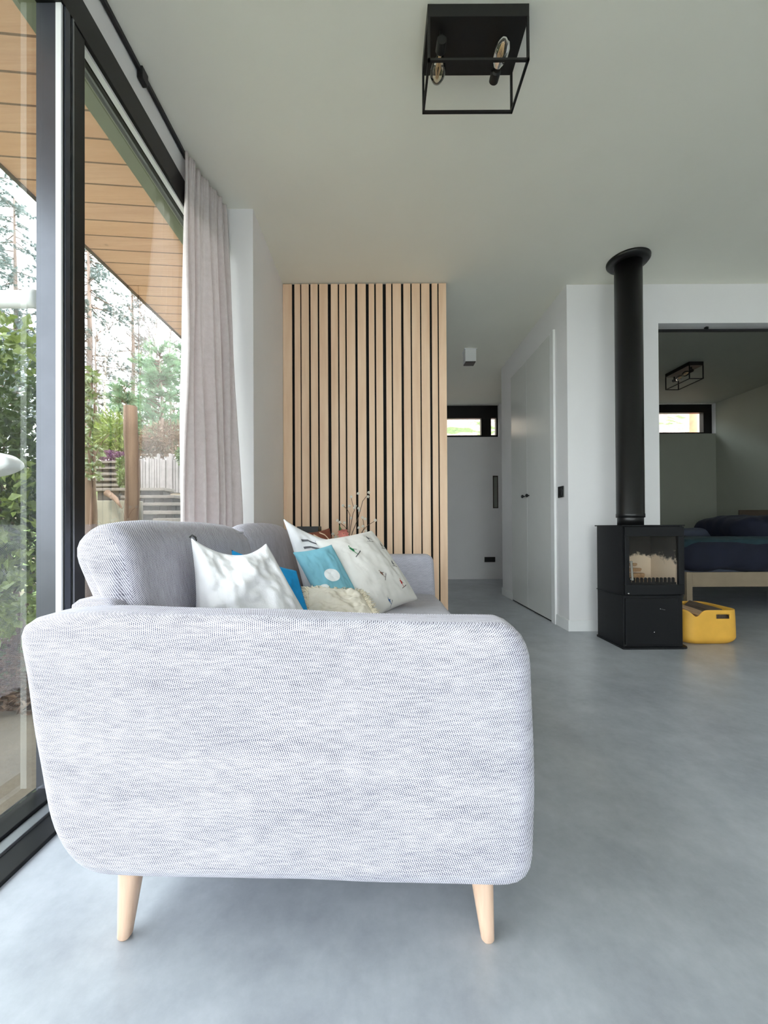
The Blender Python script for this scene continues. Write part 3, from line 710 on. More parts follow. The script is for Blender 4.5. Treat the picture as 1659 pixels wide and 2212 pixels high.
# back frame and seat base
fr = rounded([(-.70, .66), (-.585, .66), (-.55, .16), (-.60, .15)], [.03, .03, .02, .03])
bm = bmesh.new(); puffy(bm, fr, 0.86, 2.48, 0.02, lambda a, b, t: sw((a, t, b))); obj('back_frame', bm, M['sofa'], sofa, True)
fr = rounded([(-.58, .30), (.265, .30), (.27, .15), (-.58, .15)], [.02, .04, .04, .02])
bm = bmesh.new(); puffy(bm, fr, 0.86, 2.48, 0.015, lambda a, b, t: sw((a, t, b))); obj('seat_base', bm, M['sofa'], sofa, True)
for a, b in ((0.885, 1.68), (1.685, 2.455)):
    fr = rounded([(-.56, .425), (-.1, .435), (.305, .425), (.32, .36), (.305, .29), (-.56, .295)], [.03, .2, .06, .05, .04, .03])
    bm = bmesh.new(); puffy(bm, fr, a, b, 0.04, lambda p, q, t, a=a, b=b: sw((p, t, q-(0.035*((t-a)/(b-a)-.3) if a > 1 and q > .36 else 0))), 0, 0); deform(bm, .004, 6, a)
    obj('seat_cushion', bm, M['sofa_far'] if a > 1 else M['sofa'], sofa, True)
for i, (a, b) in enumerate(((0.90, 1.715), (1.70, 2.455))):
    fr = rounded([(-.735, .785), (-.66, .845), (-.585, .80), (-.545, .62), (-.50, .44), (-.60, .43), (-.655, .61)], [.055, .06, .06, .1, .05, .04, .1])
    def tb(p, q, t, a=a, b=b):
        e = min(t-a, b-t); k_ = max(0.0, 1-e/0.16); drop = 0.02*k_*k_ if i == 1 or t > (a+b)/2 else 0.008*k_*k_
        return sw((p, t, q-drop*(1 if q > .6 else 0)+0.008*math.sin((t-a)*5)*(q > .75)))
    bm = bmesh.new(); puffy(bm, fr, a, b, 0.035, tb, 0.012, 0.01, 7); deform(bm, .005, 4, 9+i)
    o = obj('back_cushion', bm, M['sofa_back'], sofa, True)
    s_ = bmesh.new(); tube(s_, [sw((-.600, a+.07+(b-a-.12)*k_/12, .797)) for k_ in range(13)], 0.0035, 6)
    obj('piping', s_, M['sofa_far'], o, True)
def leg(tx, ty, fx, fy):
    b_ = bmesh.new(); rings = []
    for t in [0, .03, .2, .5, .8, 1]:
        z = 0.0+t*0.165; cx = fx+(tx-fx)*t; cy = fy+(ty-fy)*t; rr = (0.0125+0.0125*t)*(0.75 if t == 0 else 1)
        pts = rounded([(cx-rr, cy-rr), (cx+rr, cy-rr), (cx+rr, cy+rr), (cx-rr, cy+rr)], rr*.9, 4)
        rings.append([b_.verts.new(sw((p.x, p.y, z))) for p in pts])
    for i in range(len(rings)-1):
        n = len(rings[i])
        for k_ in range(n): b_.faces.new((rings[i][k_], rings[i][(k_+1) % n], rings[i+1][(k_+1) % n], rings[i+1][k_]))
    b_.faces.new(rings[0]); b_.faces.new(rings[-1]); bmesh.ops.recalc_face_normals(b_, faces=b_.faces[:]); return b_
for (tx, ty, fx, fy) in ((-.505, .80, -.515, .787), (.196, .80, .210, .795), (-.505, 2.50, -.515, 2.55), (.196, 2.5, .212, 2.55)):
    obj('leg', leg(tx, ty, fx, fy), M['leg'], sofa, True)

# ------------------------------------------------------------------ pillows
def pillow(name, label, corners, th, mat, seed=1, amp=0.008, pin=0.10, n=44, group=None, flipn=False, sag=0.0):
    TL, TR, BR, BL = [c if isinstance(c, Vector) else P(*c) for c in corners]
    cen = (TL+TR+BR+BL)/4
    nrm = ((TR-BL).cross(TL-BR)).normalized()
    if nrm.dot(Vector((0, 0, EYE))-cen) < 0: nrm = -nrm
    if nrm.y > 0 and not flipn: nrm = -nrm
    def surf(u, v, side=1, lift=0.0):
        uu = u*(1-pin*(1-v*v)*abs(u)); vv = v*(1-pin*(1-u*u)*abs(v))
        s, t = (uu+1)/2, (vv+1)/2
        p = (BL*(1-s)+BR*s)*(1-t)+(TL*(1-s)+TR*s)*t
        e = max(0.0, (1-u*u)*(1-v*v))
        k = th/2*(e**0.42)
        wv = Vector((u*1.9+seed*3.1, v*1.9, seed)); wr = noise.noise(wv)*amp*2.2+noise.noise(wv*3.2)*amp*1.3+abs(noise.noise(wv*6))*amp*0.5
        return p+nrm*side*(k+lift)+nrm*wr*min(1, e*3)+Vector((0, 0, -sag*(1-u*u)*max(0, v)))
    bm = bmesh.new(); top = {}; bot = {}
    for i in range(n+1):
        for j in range(n+1):
            u = -1+2*i/n; v = -1+2*j/n
            u = math.copysign(abs(u)**0.8, u); v = math.copysign(abs(v)**0.8, v)
            top[i, j] = bm.verts.new(surf(u, v, 1))
            bot[i, j] = top[i, j] if i in (0, n) or j in (0, n) else bm.verts.new(surf(u, v, -1))
    for i in range(n):
        for j in range(n):
            bm.faces.new((top[i, j], top[i+1, j], top[i+1, j+1], top[i, j+1])); bm.faces.new((bot[i, j], bot[i, j+1], bot[i+1, j+1], bot[i+1, j]))
    bmesh.ops.recalc_face_normals(bm, faces=bm.faces[:])
    root = thing(name, label, 'cushion', cen, group)
    obj('cushion_cover', bm, mat, root, True)
    return root, surf
def decal(root, surf, name, polys, mat, lift=0.0022, du=0.08):
    bm = bmesh.new()
    for poly in polys:
        cu = sum(p[0] for p in poly)/len(poly); cv = sum(p[1] for p in poly)/len(poly)
        dense = []
        for i in range(len(poly)):
            a = poly[i]; b = poly[(i+1) % len(poly)]; m = max(1, int(math.hypot(a[0]-b[0], a[1]-b[1])/du))
            for k in range(m): dense.append((a[0]+(b[0]-a[0])*k/m, a[1]+(b[1]-a[1])*k/m))
        prev = None; rings = []
        for s in (1, .66, .33):
            rings.append([bm.verts.new(surf(cu+(p[0]-cu)*s, cv+(p[1]-cv)*s, 1, lift)) for p in dense])
        c = bm.verts.new(surf(cu, cv, 1, lift)); n = len(dense)
        for r_ in range(2):
            for i in range(n): bm.faces.new((rings[r_][i], rings[r_][(i+1) % n], rings[r_+1][(i+1) % n], rings[r_+1][i]))
        for i in range(n): bm.faces.new((rings[2][i], rings[2][(i+1) % n], c))
    o = obj(name, bm, mat, root, True); return o
def stripe(pts, w_):
    up = [(p[0], p[1]+w_/2) for p in pts]; dn = [(p[0], p[1]-w_/2) for p in reversed(pts)]; return up+dn
def strip_decal(root, surf, name, pts, w_, mat, lift=0.002):
    bm = bmesh.new(); prev = None
    q = []
    for i in range(len(pts)-1):
        for k in range(4): q.append((pts[i][0]+(pts[i+1][0]-pts[i][0])*k/4, pts[i][1]+(pts[i+1][1]-pts[i][1])*k/4))
    q.append(pts[-1])
    for i, (u, v) in enumerate(q):
        a = q[max(0, i-1)]; b = q[min(len(q)-1, i+1)]; d = math.hypot(b[0]-a[0], b[1]-a[1]) or 1; nx, ny = -(b[1]-a[1])/d*w_/2, (b[0]-a[0])/d*w_/2
        cur = (bm.verts.new(surf(u+nx, v+ny, 1, lift)), bm.verts.new(surf(u-nx, v-ny, 1, lift)))
        if prev: bm.faces.new((prev[0], prev[1], cur[1], cur[0]))
        prev = cur
    return obj(name, bm, mat, root, True)

# white crumpled cushion by the near armrest
pr, sf = pillow('scatter_cushion', 'crumpled plain white cushion nearest the camera against the near armrest', [(412, 1158, 1.10), (575, 1172, 1.24), (712, 1400, 1.22), (408, 1415, 1.06)], 0.17, M['whitecloth'], 2, 0.009, 0.10, 60, sag=0.03)
bm = bmesh.new(); q = P(414, 1160, 1.10); tube(bm, [q+Vector((-.004, -.004, .002)), q+Vector((.004, -.006, .008)), q+Vector((.014, -.008, .002)), q+Vector((.018, -.009, -.008))], [.002, .003, .0028, .0015], 14); o = obj('corner_tag', bm, M['blackplastic'], pr, True); o['label'] = 'small black corner tag'
pillow('scatter_cushion', 'bright blue cushion tucked behind the crumpled white one', [(500, 1186, 1.33), (640, 1232, 1.46), (690, 1385, 1.46), (500, 1375, 1.36)], 0.10, M['brightblue'], 5, 0.008, 0.05)
pr, sf = pillow('scatter_cushion', 'white cushion with curved grey stripes leaning on the sofa back', [(611, 1118, 1.95), (755, 1168, 2.08), (812, 1302, 2.02), (662, 1305, 1.86)], 0.11, M['stripecloth'], 7, 0.006, 0.06, sag=0.03)
strip_decal(pr, sf, 'grey_stripe', [(-.72, .52), (-.5, .60), (-.25, .55), (0.0, .5), (.4, .58), (.8, .6)], .055, M['greydecal'])
strip_decal(pr, sf, 'grey_stripe', [(-.72, .32), (-.5, .40), (-.25, .38), (0.0, .34), (.4, .36), (.8, .4)], .055, M['greydecal'])
strip_decal(pr, sf, 'grey_stripe', [(-.76, -.42), (-.66, -.36), (-.58, -.40)], .07, M['darkdecal'])
pr, sf = pillow('scatter_cushion', 'light blue cushion with large white dots beside the striped one', [(632, 1192, 1.74), (716, 1176, 1.80), (782, 1300, 1.76), (700, 1322, 1.66)], 0.09, M['lightblue'], 9, 0.004, 0.05)
def disc(cu, cv, ru, rv, n=26): return [(cu+ru*math.cos(2*PI*k/n), cv+rv*math.sin(2*PI*k/n)) for k in range(n)]
decal(pr, sf, 'white_dot', [disc(.05, -.04, .38, .21)], M['whitedecal'])
decal(pr, sf, 'white_dot', [disc(-.60, -.42, .28, .18)], M['whitedecal'])
pr, sf = pillow('scatter_cushion', 'natural linen cushion with ruffled fringe lying flat on the seat', [(660, 1272, 1.66), (778, 1280, 1.72), (815, 1340, 1.52), (660, 1336, 1.48)], 0.075, M['beige'], 11, 0.008, 0.03, flipn=True)
bm = bmesh.new(); rnd = random.Random(4)
for k_ in range(420):
    e = k_/420*4; sd_ = int(e); t = (e-sd_)*2-1
    u, v = [(t, 1), (1, -t), (-t, -1), (-1, t)][sd_]
    p = sf(u*.97, v*.97, 1); o_ = (p-pr.location).normalized()
    d = Vector((o_.x, o_.y, rnd.uniform(-.3, .5))).normalized(); L = rnd.uniform(.010, .024)
    tube(bm, [p-d*.004, p+d*L*.6+Vector((rnd.uniform(-.006, .006), rnd.uniform(-.006, .006), rnd.uniform(-.002, .008))), p+d*L+Vector((rnd.uniform(-.012, .012),)*2+(rnd.uniform(-.004, .006),))], [.0035, .0025, .0012], 5)
obj('fringe', bm, M['fringe'], pr, True)
pr, sf = pillow('scatter_cushion', 'large off-white linen cushion embroidered with small skiers', [(680, 1168, 1.84), (802, 1146, 2.05), (902, 1296, 1.95), (806, 1340, 1.70)], 0.15, M['linen'], 13, 0.004, 0.06, 60)
def skier(cu, cv, s, col, tilt=0.0, flip=1):
    c_, s_ = math.cos(tilt), math.sin(tilt)
    T = lambda pts: [(cu+flip*(x*c_-y*s_)*s, cv+(x*s_+y*c_)*s) for x, y in pts]
    root_o = decal(pr, sf, 'embroidered_skier', [T([(-.25, .75), (.05, .85), (.3, .3), (.1, 0), (-.2, .1)]), T([(-.12, .05), (.02, .02), (.1, -.6), (-.02, -.62)]), T([(-.05, .86), (.12, .9), (.12, 1.1), (-.05, 1.08)])], col, .0022)
    b_ = decal(pr, sf, 'embroidered_ski', [T([(-.7, -.75), (.9, -.45), (1.1, -.25), (.88, -.36), (-.7, -.66)]), T([(.2, .5), (.75, .1), (.72, .04), (.18, .42)])], M['darkdecal'], .0022)
for a in ((-.42, .42, .17, M['greendecal'], 0.2, 1), (.35, .66, .13, M['greydecal'], -0.4, 1), (.72, .42, .11, M['browndecal'], -.3, 1), (-.10, -.30, .13, M['browndecal'], .5, 1), (.62, -.10, .11, M['greydecal'], -.4, 1), (.42, -.62, .13, M['reddecal'], 0.0, 1), (-.30, -.88, .10, M['bluedecal'], .5, 1)):
    skier(*a)
pr, sf = pillow('scatter_cushion', 'rust brown cushion with cream piping behind the striped white one', [(648, 1150, 2.26), (712, 1140, 2.34), (745, 1290, 2.34), (655, 1290, 2.26)], 0.10, M['brownpillow'], 17, 0.004, 0.05)
strip_decal(pr, sf, 'cream_stripe', [(-.2, .92), (.2, .75), (.55, .5), (.8, .2)], .05, M['cream_trim'])
strip_decal(pr, sf, 'cream_stripe', [(.2, .96), (.5, .86), (.85, .6)], .04, M['cream_trim'])

# ------------------------------------------------------------------ side table, box, vase, branches
k = thing('side_table', 'small black side table hidden between the sofa end and slatted panel', 'side table', (-.3, 2.83, 0))
obj('table_top', B((-.70, 2.70, .555), (0.05, 2.97, .58), .003), M['blackmetal'], k)
for x in (-.69, .02):
    for y in (2.71, 2.935): obj('leg', B((x, y, 0), (x+.02, y+.02, .555)), M['blackmetal'], k)
prop(obj('storage_box', B((-.575, 2.75, .58), (-.425, 2.90, .822), .003), M['blackmetal']), 'plain black box rising behind the striped cushion', 'box')
vc = P(753, 1170, 2.82); vx, vy = vc.x, vc.y
k = thing('glass_vase', 'clear glass vase behind the skier cushion holding blossom twigs', 'vase', (vx, vy, .58))
bm = bmesh.new(); lathe(bm, (vx, vy, .58), [(.04, 0), (.055, .03), (.055, .08), (.03, .12), (.028, .15)], 28); bm.faces.ensure_lookup_table()
o = obj('vase_body', bm, M['vaseglass'], k, True)
def twig(pts, D, label):
    t = thing('blossom_branch', label, 'branch', (vx, vy, .60), 'blossoming twigs in the vase'); return t
def Q(x, y, dd=0): return P(x, y, 2.82+dd)
root0 = Vector((vx, vy, .60))
tw = [([(752, 1175), (757, 1140), (763, 1108), (766, 1102), (761, 1085), (759, 1074)], [(759, 1073), (766, 1097)], 'tall left blossoming twig in the glass vase', .0),
      ([(753, 1175), (762, 1148), (774, 1118), (779, 1100), (784, 1082), (792, 1072), (797, 1066)], [(774, 1066), (797, 1064), (795, 1073), (775, 1098), (777, 1103), (768, 1093)], 'tallest twig reaching up right with white blossoms', .02),
      ([(750, 1175), (752, 1150), (745, 1137), (735, 1129), (729, 1125)], [(729, 1124), (734, 1128), (744, 1129)], 'short twig leaning left above the pink flower', -.02),
      ([(751, 1176), (755, 1128), (756, 1112), (750, 1099), (741, 1092)], [(741, 1092), (755, 1093), (758, 1119)], 'middle twig forking to the left at its tip', .03),
      ([(757, 1176), (778, 1162), (784, 1146), (795, 1134), (806, 1128), (811, 1123)], [(811, 1124), (790, 1147), (784, 1137)], 'low twig spreading to the far right', -.03),
      ([(758, 1176), (776, 1160), (787, 1140), (785, 1127), (783, 1119)], [(783, 1118), (789, 1121), (775, 1140)], 'short upright twig at the right of the bunch', .01),
      ([(750, 1178), (735, 1170), (725, 1162), (719, 1152)], [(719, 1153), (725, 1160)], 'lowest twig at the left with a single white bud', .0)]
for pts, buds, lb, dd in tw:
    t = thing('blossom_branch', lb, 'branch', root0)
    w3 = [root0+Vector((0, 0, -.01))]+[Q(x, y, dd*(i+1)/len(pts)) for i, (x, y) in enumerate(pts)]
    bm = bmesh.new(); tube(bm, w3, [.0028-.0014*i/len(w3) for i in range(len(w3))], 7); obj('twig', bm, M['branch'], t, True)
    for (x, y) in buds:
        c = Q(x, y, dd); b_ = bmesh.new()
        for q in range(5):
            a = 2*PI*q/5; d = Vector((math.cos(a), -.4, math.sin(a)+.3)).normalized()*.009
            bmesh.ops.create_icosphere(b_, subdivisions=1, radius=.0055, matrix=Matrix.Translation(c+d*.75))
        obj('blossom', b_, M['blossom'], t, True)
k = thing('pink_flower', 'pink lily-like flower with a green leaf low in the glass vase', 'flower', root0)
c = Q(742, 1152, -.05); bm = bmesh.new()
for q in range(8):
    a = 2*PI*q/8+.2; d = Vector((math.cos(a), -.55+.3*(q % 2), math.sin(a)*.8+.15)).normalized(); s_ = d.cross(Vector((0, 1, .2))).normalized(); L = .048
    prev = None
    for i in range(6):
        t = i/5; wd = .014*math.sin(PI*(t*.85+.12)); p = c+d*L*t+Vector((0, -.012*t*t, -.010*t*t))
        cur = (bm.verts.new(p+s_*wd), bm.verts.new(p+Vector((0, .004, 0))), bm.verts.new(p-s_*wd))
        if prev:
            bm.faces.new((prev[0], prev[1], cur[1], cur[0])); bm.faces.new((prev[1], prev[2], cur[2], cur[1]))
        prev = cur
obj('petals', bm, M['pink'], k, True)
bm = bmesh.new(); tube(bm, [root0, c], .003, 7); obj('stem', bm, M['stem_green'], k, True)
bm = bmesh.new(); p0 = Q(740, 1156, -.04); p1 = Q(732, 1132, -.04); s_ = Vector((.008, 0, .003)); vs = [bm.verts.new(p0), bm.verts.new((p0+p1)/2+s_), bm.verts.new(p1), bm.verts.new((p0+p1)/2-s_)]; bm.faces.new(vs); obj('leaf', bm, M['stem_green'], k)

# ------------------------------------------------------------------ outside: overhang and garden
zsf = EYE+1.95
struct('trim_5', B((-2.01, -6, zsf), (-1.2, 7.4, zsf+.2)), M['soffit'])
struct('trim_6', B((-2.03, -6, zsf-.012), (-2.01, 7.4, zsf+.22)), M['darkwood'])
def hill(x, y):
    z = 0.0
    k_ = .40+.10*max(0, min(1, (-5.0-x)/.3))
    if y > 4.4: z = (min(y, 9)-4.4)*k_
    if y > 9: z += (y-9)*(0.16+(.5-k_)*1.2)
    fade = max(0, min(1, (-1.3-x)/1.2)) if y < 8 else 1
    return z*fade+0.05*noise.noise(Vector((x*.8, y*.8, 0)))*(1 if y > 2.5 else 0)-.03
bm = bmesh.new(); NX, NY = 50, 90; g = {}
for i in range(NX+1):
    for j in range(NY+1):
        x = -30+28.9*(i/NX)**0.7; y = -6+46*(j/NY)**1.3
        g[i, j] = bm.verts.new((x, y, hill(x, y)))
for i in range(NX):
    for j in range(NY): bm.faces.new((g[i, j], g[i+1, j], g[i+1, j+1], g[i, j+1]))
prop(obj('lawn_ground', bm, M['ground'], None, True), None, None, None, 'structure')
struct('path', B((-2.35, -6, -.1), (-1.05, 1.95, -.012)), M['sand'])
bm = bmesh.new(); g = {}
for i in range(41):
    for j in range(21):
        x = -1.1+9*i/40; y = 6.9+6*j/20; z = -.1+1.25*min(1, (y-6.9)/.4)+max(0, y-7.3)*.72+.08*noise.noise(Vector((x, y, 3)))
        g[i, j] = bm.verts.new((x, y, max(z, .0)+.9*min(1, (y-6.9)/.4)))
for i in range(40):
    for j in range(20): bm.faces.new((g[i, j], g[i+1, j], g[i+1, j+1], g[i, j+1]))
prop(obj('bank_ground', bm, M['bank'], None, True), None, None, None, 'structure')
prop(obj('timber_post', (lambda b_: tube(b_, [(5.53, 6.9, .8), (5.53, 6.9, 3.0)], .06, 14))(bmesh.new()), M['soffitpost'], None, True), 'reddish wooden post outside the bedroom strip window', 'post')
gb = bmesh.new(); box(gb, (-30, -30, -.3), (30, -4.4, -.08)); struct('terrace', gb, plain('terrace_paving', (170, 168, 160), .9))

def leaf(bm, c, d, L, W, rnd):
    d = d.normalized(); s_ = d.cross(Vector((rnd.uniform(-1, 1), rnd.uniform(-1, 1), rnd.uniform(-.2, 1)))).normalized()
    n_ = d.cross(s_); a = bm.verts.new(c); b = bm.verts.new(c+d*L-n_*L*.12)
    l1 = bm.verts.new(c+d*L*.45+s_*W+n_*W*.3); l2 = bm.verts.new(c+d*L*.45-s_*W+n_*W*.3); m = bm.verts.new(c+d*L*.5)
    bm.faces.new((a, m, l1)); bm.faces.new((l1, m, b)); bm.faces.new((a, l2, m)); bm.faces.new((m, l2, b))
def rdir(rnd, up=.0):
    while True:
        v = Vector((rnd.uniform(-1, 1), rnd.uniform(-1, 1), rnd.uniform(-1, 1)))
        if .1 < v.length < 1: v = v.normalized(); v.z += up; return v
def cloud(bm, blobs, count, L, W, seed, up=.1):
    rnd = random.Random(seed); tot = sum(b[1][0]*b[1][1]*b[1][2] for b in blobs)
    for c, r_ in blobs:
        for _ in range(int(count*r_[0]*r_[1]*r_[2]/tot)):
            v = rdir(rnd); rr = rnd.random()**.45
            p = Vector(c)+Vector((v.x*r_[0], v.y*r_[1], v.z*r_[2]))*rr
            leaf(bm, p, v+rdir(rnd, up)*.9, L*rnd.uniform(.7, 1.25), W*rnd.uniform(.7, 1.2), rnd)
# laurel shrub outside the left pane
k = thing('laurel_shrub', 'dense dark green broad-leaved shrub just outside the left pane', 'shrub', (-2.35, 2.5, 0))
blobs = [((-2.62, 2.5, 1.35), (.52, .5, .68)), ((-2.75, 2.6, .75), (.5, .5, .6)), ((-2.35, 2.45, 1.55), (.30, .3, .45)), ((-2.32, 2.5, .95), (.28, .3, .5)), ((-3.3, 2.7, 1.2), (.6, .5, .9))]
bm = bmesh.new(); cloud(bm, blobs, 8500, .068, .019, 3); obj('foliage', bm, M['laurel'], k)
bm = bmesh.new(); cloud(bm, [((-2.5, 2.35, 1.95), (.5, .4, .16)), ((-2.25, 2.3, .42), (.35, .3, .3)), ((-2.2, 2.3, 1.0), (.15, .2, .4))], 900, .08, .024, 6); obj('young_leaves', bm, M['laurel_light'], k)
bm = bmesh.new(); rnd = random.Random(5)
for q in range(12):
    b0 = Vector((-2.5+rnd.uniform(-.3, .3), 2.5+rnd.uniform(-.2, .2), -.03)); tube(bm, [b0, b0+Vector((rnd.uniform(-.2, .2), rnd.uniform(-.1, .1), .7)), b0+Vector((rnd.uniform(-.4, .4), rnd.uniform(-.2, .2), 1.5))], [.02, .014, .006], 7)
obj('stems', bm, M['branch'], k, True)
# leaf litter (uncountable)
bm = bmesh.new(); rnd = random.Random(8)
for q in range(5000):
    p = Vector((rnd.uniform(-3.4, -1.15), 1.75+rnd.random()**1.4*1.3, rnd.uniform(-.01, .035))); leaf(bm, p, Vector((rnd.uniform(-1, 1), rnd.uniform(-1, 1), rnd.uniform(-.1, .3))), .042, .012, rnd)
prop(obj('leaf_litter', bm, M['brownleaf']), 'brown fallen leaves scattered on the ground under the shrub', 'leaves', None, 'stuff')
bm = bmesh.new(); rnd = random.Random(9)
for q in range(5000):
    x = rnd.uniform(-5.5, -2.6); y = rnd.uniform(2.6, 4.4); b0 = Vector((x, y, -.03)); d = Vector((rnd.uniform(-.04, .04), rnd.uniform(-.04, .04), rnd.uniform(.05, .14)))
    a, b, c = bm.verts.new(b0+Vector((-.006, 0, 0))), bm.verts.new(b0+Vector((.006, 0, 0))), bm.verts.new(b0+d); bm.faces.new((a, b, c))
prop(obj('grass_blades', bm, M['laurel_light']), 'bright green grass on the lawn behind the shrub', 'grass', None, 'stuff')
# white fittings outside the left pane
k = thing('parasol_arm', 'white round tube ending in a rounded cap outside the left pane', 'garden furniture', (-1.3, 1.5, 1.7))
bm = bmesh.new(); q = P(82, 641, 1.5)
lathe(bm, (0, 0, 0), [(.020, .012), (.031, .006), (.034, -.004), (.034, -.02)], 28, 'x')
for v in bm.verts: v.co += q
obj('end_cap', bm, M['white_outdoor'], k, True)
bm = bmesh.new(); tube(bm, [q+Vector((-.018, 0, 0)), q+Vector((-1.2, 0.0, 0))], .031, 28); obj('tube', bm, M['white_outdoor'], k, True)
bm = bmesh.new(); tube(bm, [q+Vector((-1.1, 0, -.02)), (q.x-1.1, q.y, -.02)], .03, 20); obj('pole', bm, M['white_outdoor'], k, True)
k = thing('garden_chair', 'white moulded garden chair edge outside the left pane below the tube', 'garden chair', (-1.9, 1.6, 0))
q = P(-2, 1003, 1.6); bm = bmesh.new()
ol = rounded([(q.x-.40, q.z-.03), (q.x-.10, q.z+.075), (q.x+.03, q.z+.05), (q.x+.075, q.z+.005), (q.x+.01, q.z-.03), (q.x-.12, q.z-.05)], .04)
puffy(bm, ol, 1.57, 1.66, .02, lambda a, b, t: Vector((a, t, b))); obj('armrest', bm, M['white_outdoor'], k, True)
bm = bmesh.new(); ol = rounded([(q.x-.95, .42), (q.x-.25, .40), (q.x-.30, .36), (q.x-.95, .37)], .02); puffy(bm, ol, 1.35, 1.8, .015, lambda a, b, t: Vector((a, t, b))); obj('seat', bm, M['white_outdoor'], k, True)
for x in (q.x-.9, q.x-.35):
    for y in (1.4, 1.75): bm = bmesh.new(); tube(bm, [(x, y, -.02), (x, y, .40)], .014, 10); obj('leg', bm, M['white_outdoor'], k, True)
bm = bmesh.new(); tube(bm, [(q.x-.35, 1.62, .40), (q.x-.2, 1.615, q.z-.02)], .016, 10); obj('arm_support', bm, M['white_outdoor'], k, True)

def post(x0, x1, ytop, D, name, label, seed):
    a = P((x0+x1)/2, ytop, D); r_ = (x1-x0)/2/F*D; rnd = random.Random(seed); zb_ = hill(a.x, D)-.1; pts = []; rs = []
    for i in range(9):
        t = i/8; pts.append(Vector((a.x+.012*math.sin(i*1.3+seed), D, zb_+(a.z-zb_)*t))); rs.append(r_*(1.06-.06*t+.04*rnd.uniform(-1, 1)))
    bm = bmesh.new(); tube(bm, pts, rs, 18); return prop(obj(name, bm, M['post'], None, True), label, 'post')
post(271, 298, 875, 4.0, 'timber_post', 'tall peeled round timber post standing alone before the garden stairs', 1)
post(184, 206, 960, 3.9, 'timber_post', 'weathered timber post at the window frame overgrown by leaves', 2)
k = thing('climbing_plant', 'leafy creeper with drooping leaves around the post by the window frame', 'climbing plant', P(190, 1130, 3.8))
bm = bmesh.new(); rnd = random.Random(12)
for q in range(260):
    yy = rnd.uniform(790, 1025); x = 178+rnd.random()**1.8*(34 if yy < 900 else 40 if yy > 955 else 22); p = P(x, yy, 3.75+rnd.uniform(-.1, .15)); leaf(bm, p, Vector((rnd.uniform(-.3, 1), rnd.uniform(-.6, .3), rnd.uniform(-1, .2))), .078, .022, rnd)
obj('foliage', bm, M['ivy'], k)
bm = bmesh.new(); tube(bm, [P(195, 1132, 3.82), P(200, 1050, 3.8), P(190, 960, 3.78), P(205, 880, 3.75), P(195, 790, 3.7)], .008, 7); tube(bm, [P(200, 990, 3.8), P(222, 950, 3.8), P(236, 935, 3.8)], [.006, .004, .003], 6); obj('stem', bm, M['branch'], k, True)

# garden stairs
def stairs(rows, depth, label, name='garden_stairs', th=0.05):
    a = P(rows[0][0], rows[0][2], rows[0][3]); k = thing(name, label, 'stairs', (a.x, a.y, a.z-.1))
    for (x0, x1, y, D) in rows:
        p, q = P(x0, y, D), P(x1, y, D); b_ = bmesh.new(); box(b_, (p.x, D, p.z-th), (q.x, D+depth, p.z), 0, .008); deform(b_, .01, 3, D); obj('tread', b_, M['stairwood'], k)
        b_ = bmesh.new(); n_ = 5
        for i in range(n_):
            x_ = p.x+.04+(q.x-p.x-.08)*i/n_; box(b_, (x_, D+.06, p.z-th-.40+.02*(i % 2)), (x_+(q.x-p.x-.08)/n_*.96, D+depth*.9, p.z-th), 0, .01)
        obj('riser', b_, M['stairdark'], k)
    return k
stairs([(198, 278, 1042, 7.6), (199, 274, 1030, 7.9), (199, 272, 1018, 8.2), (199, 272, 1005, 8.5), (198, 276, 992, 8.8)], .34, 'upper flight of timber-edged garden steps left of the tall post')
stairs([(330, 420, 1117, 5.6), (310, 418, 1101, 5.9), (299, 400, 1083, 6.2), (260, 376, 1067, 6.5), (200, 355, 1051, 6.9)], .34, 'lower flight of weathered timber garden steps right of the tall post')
a = P(203, 1078, 5.9); b = P(292, 1078, 5.9)
struct('retaining_wall', B((a.x, 5.9, .2), (b.x, 6.1, a.z), .01), M['concrete_out'])
p = P(378, 1068, 7.6); q = P(412, 1068, 7.6); struct('retaining_wall', B((p.x, 7.5, .9), (q.x, 7.6, p.z), .01), M['concrete_out'])
b_ = bmesh.new(); tube(b_, [P(232, 1062, 5.8), P(250, 1075, 5.7), P(264, 1096, 5.6)], [.05, .035, .006], 12); prop(obj('driftwood', b_, M['post'], None, True), 'pale pointed piece of driftwood beside the upper steps', 'driftwood')
# paling fence
k = thing('paling_fence', 'pale weathered split-paling fence above the lower steps', 'fence', P(340, 1060, 8.2))
rnd = random.Random(3); x = 292
while x < 412:
    w_ = rnd.uniform(4.5, 8.5); top = 984+rnd.uniform(-6, 9)-(x-292)*.02; p0 = P(x, top, 8.2); p1 = P(x+w_*.86, 1062, 8.2); b_ = bmesh.new(); box(b_, (p0.x, 8.2+rnd.uniform(-.02, .02), p1.z), (p1.x, 8.25, p0.z), 0, .006); deform(b_, .012, 5, x); obj('paling', b_, M['fence'], k); x += w_
b_ = bmesh.new(); p0 = P(292, 1010, 8.26); p1 = P(410, 1010, 8.26); box(b_, (p0.x, 8.26, p0.z), (p1.x, 8.3, p0.z+.06)); obj('fence_rail', b_, M['fence'], k)
def plant(name, label, cat, blobs, n, L, W, mat, seed, stem=None):
    c = Vector(blobs[0][0]); k = thing(name, label, cat, (c.x, c.y, c.z-blobs[0][1][2]))
    b_ = bmesh.new(); cloud(b_, blobs, n, L, W, seed); obj('foliage', b_, mat, k)
    b_ = bmesh.new(); tube(b_, [Vector((c.x, c.y, hill(c.x, c.y)-.1)), c], [.02, .01], 6); obj('stem', b_, M['branch'], k, True)
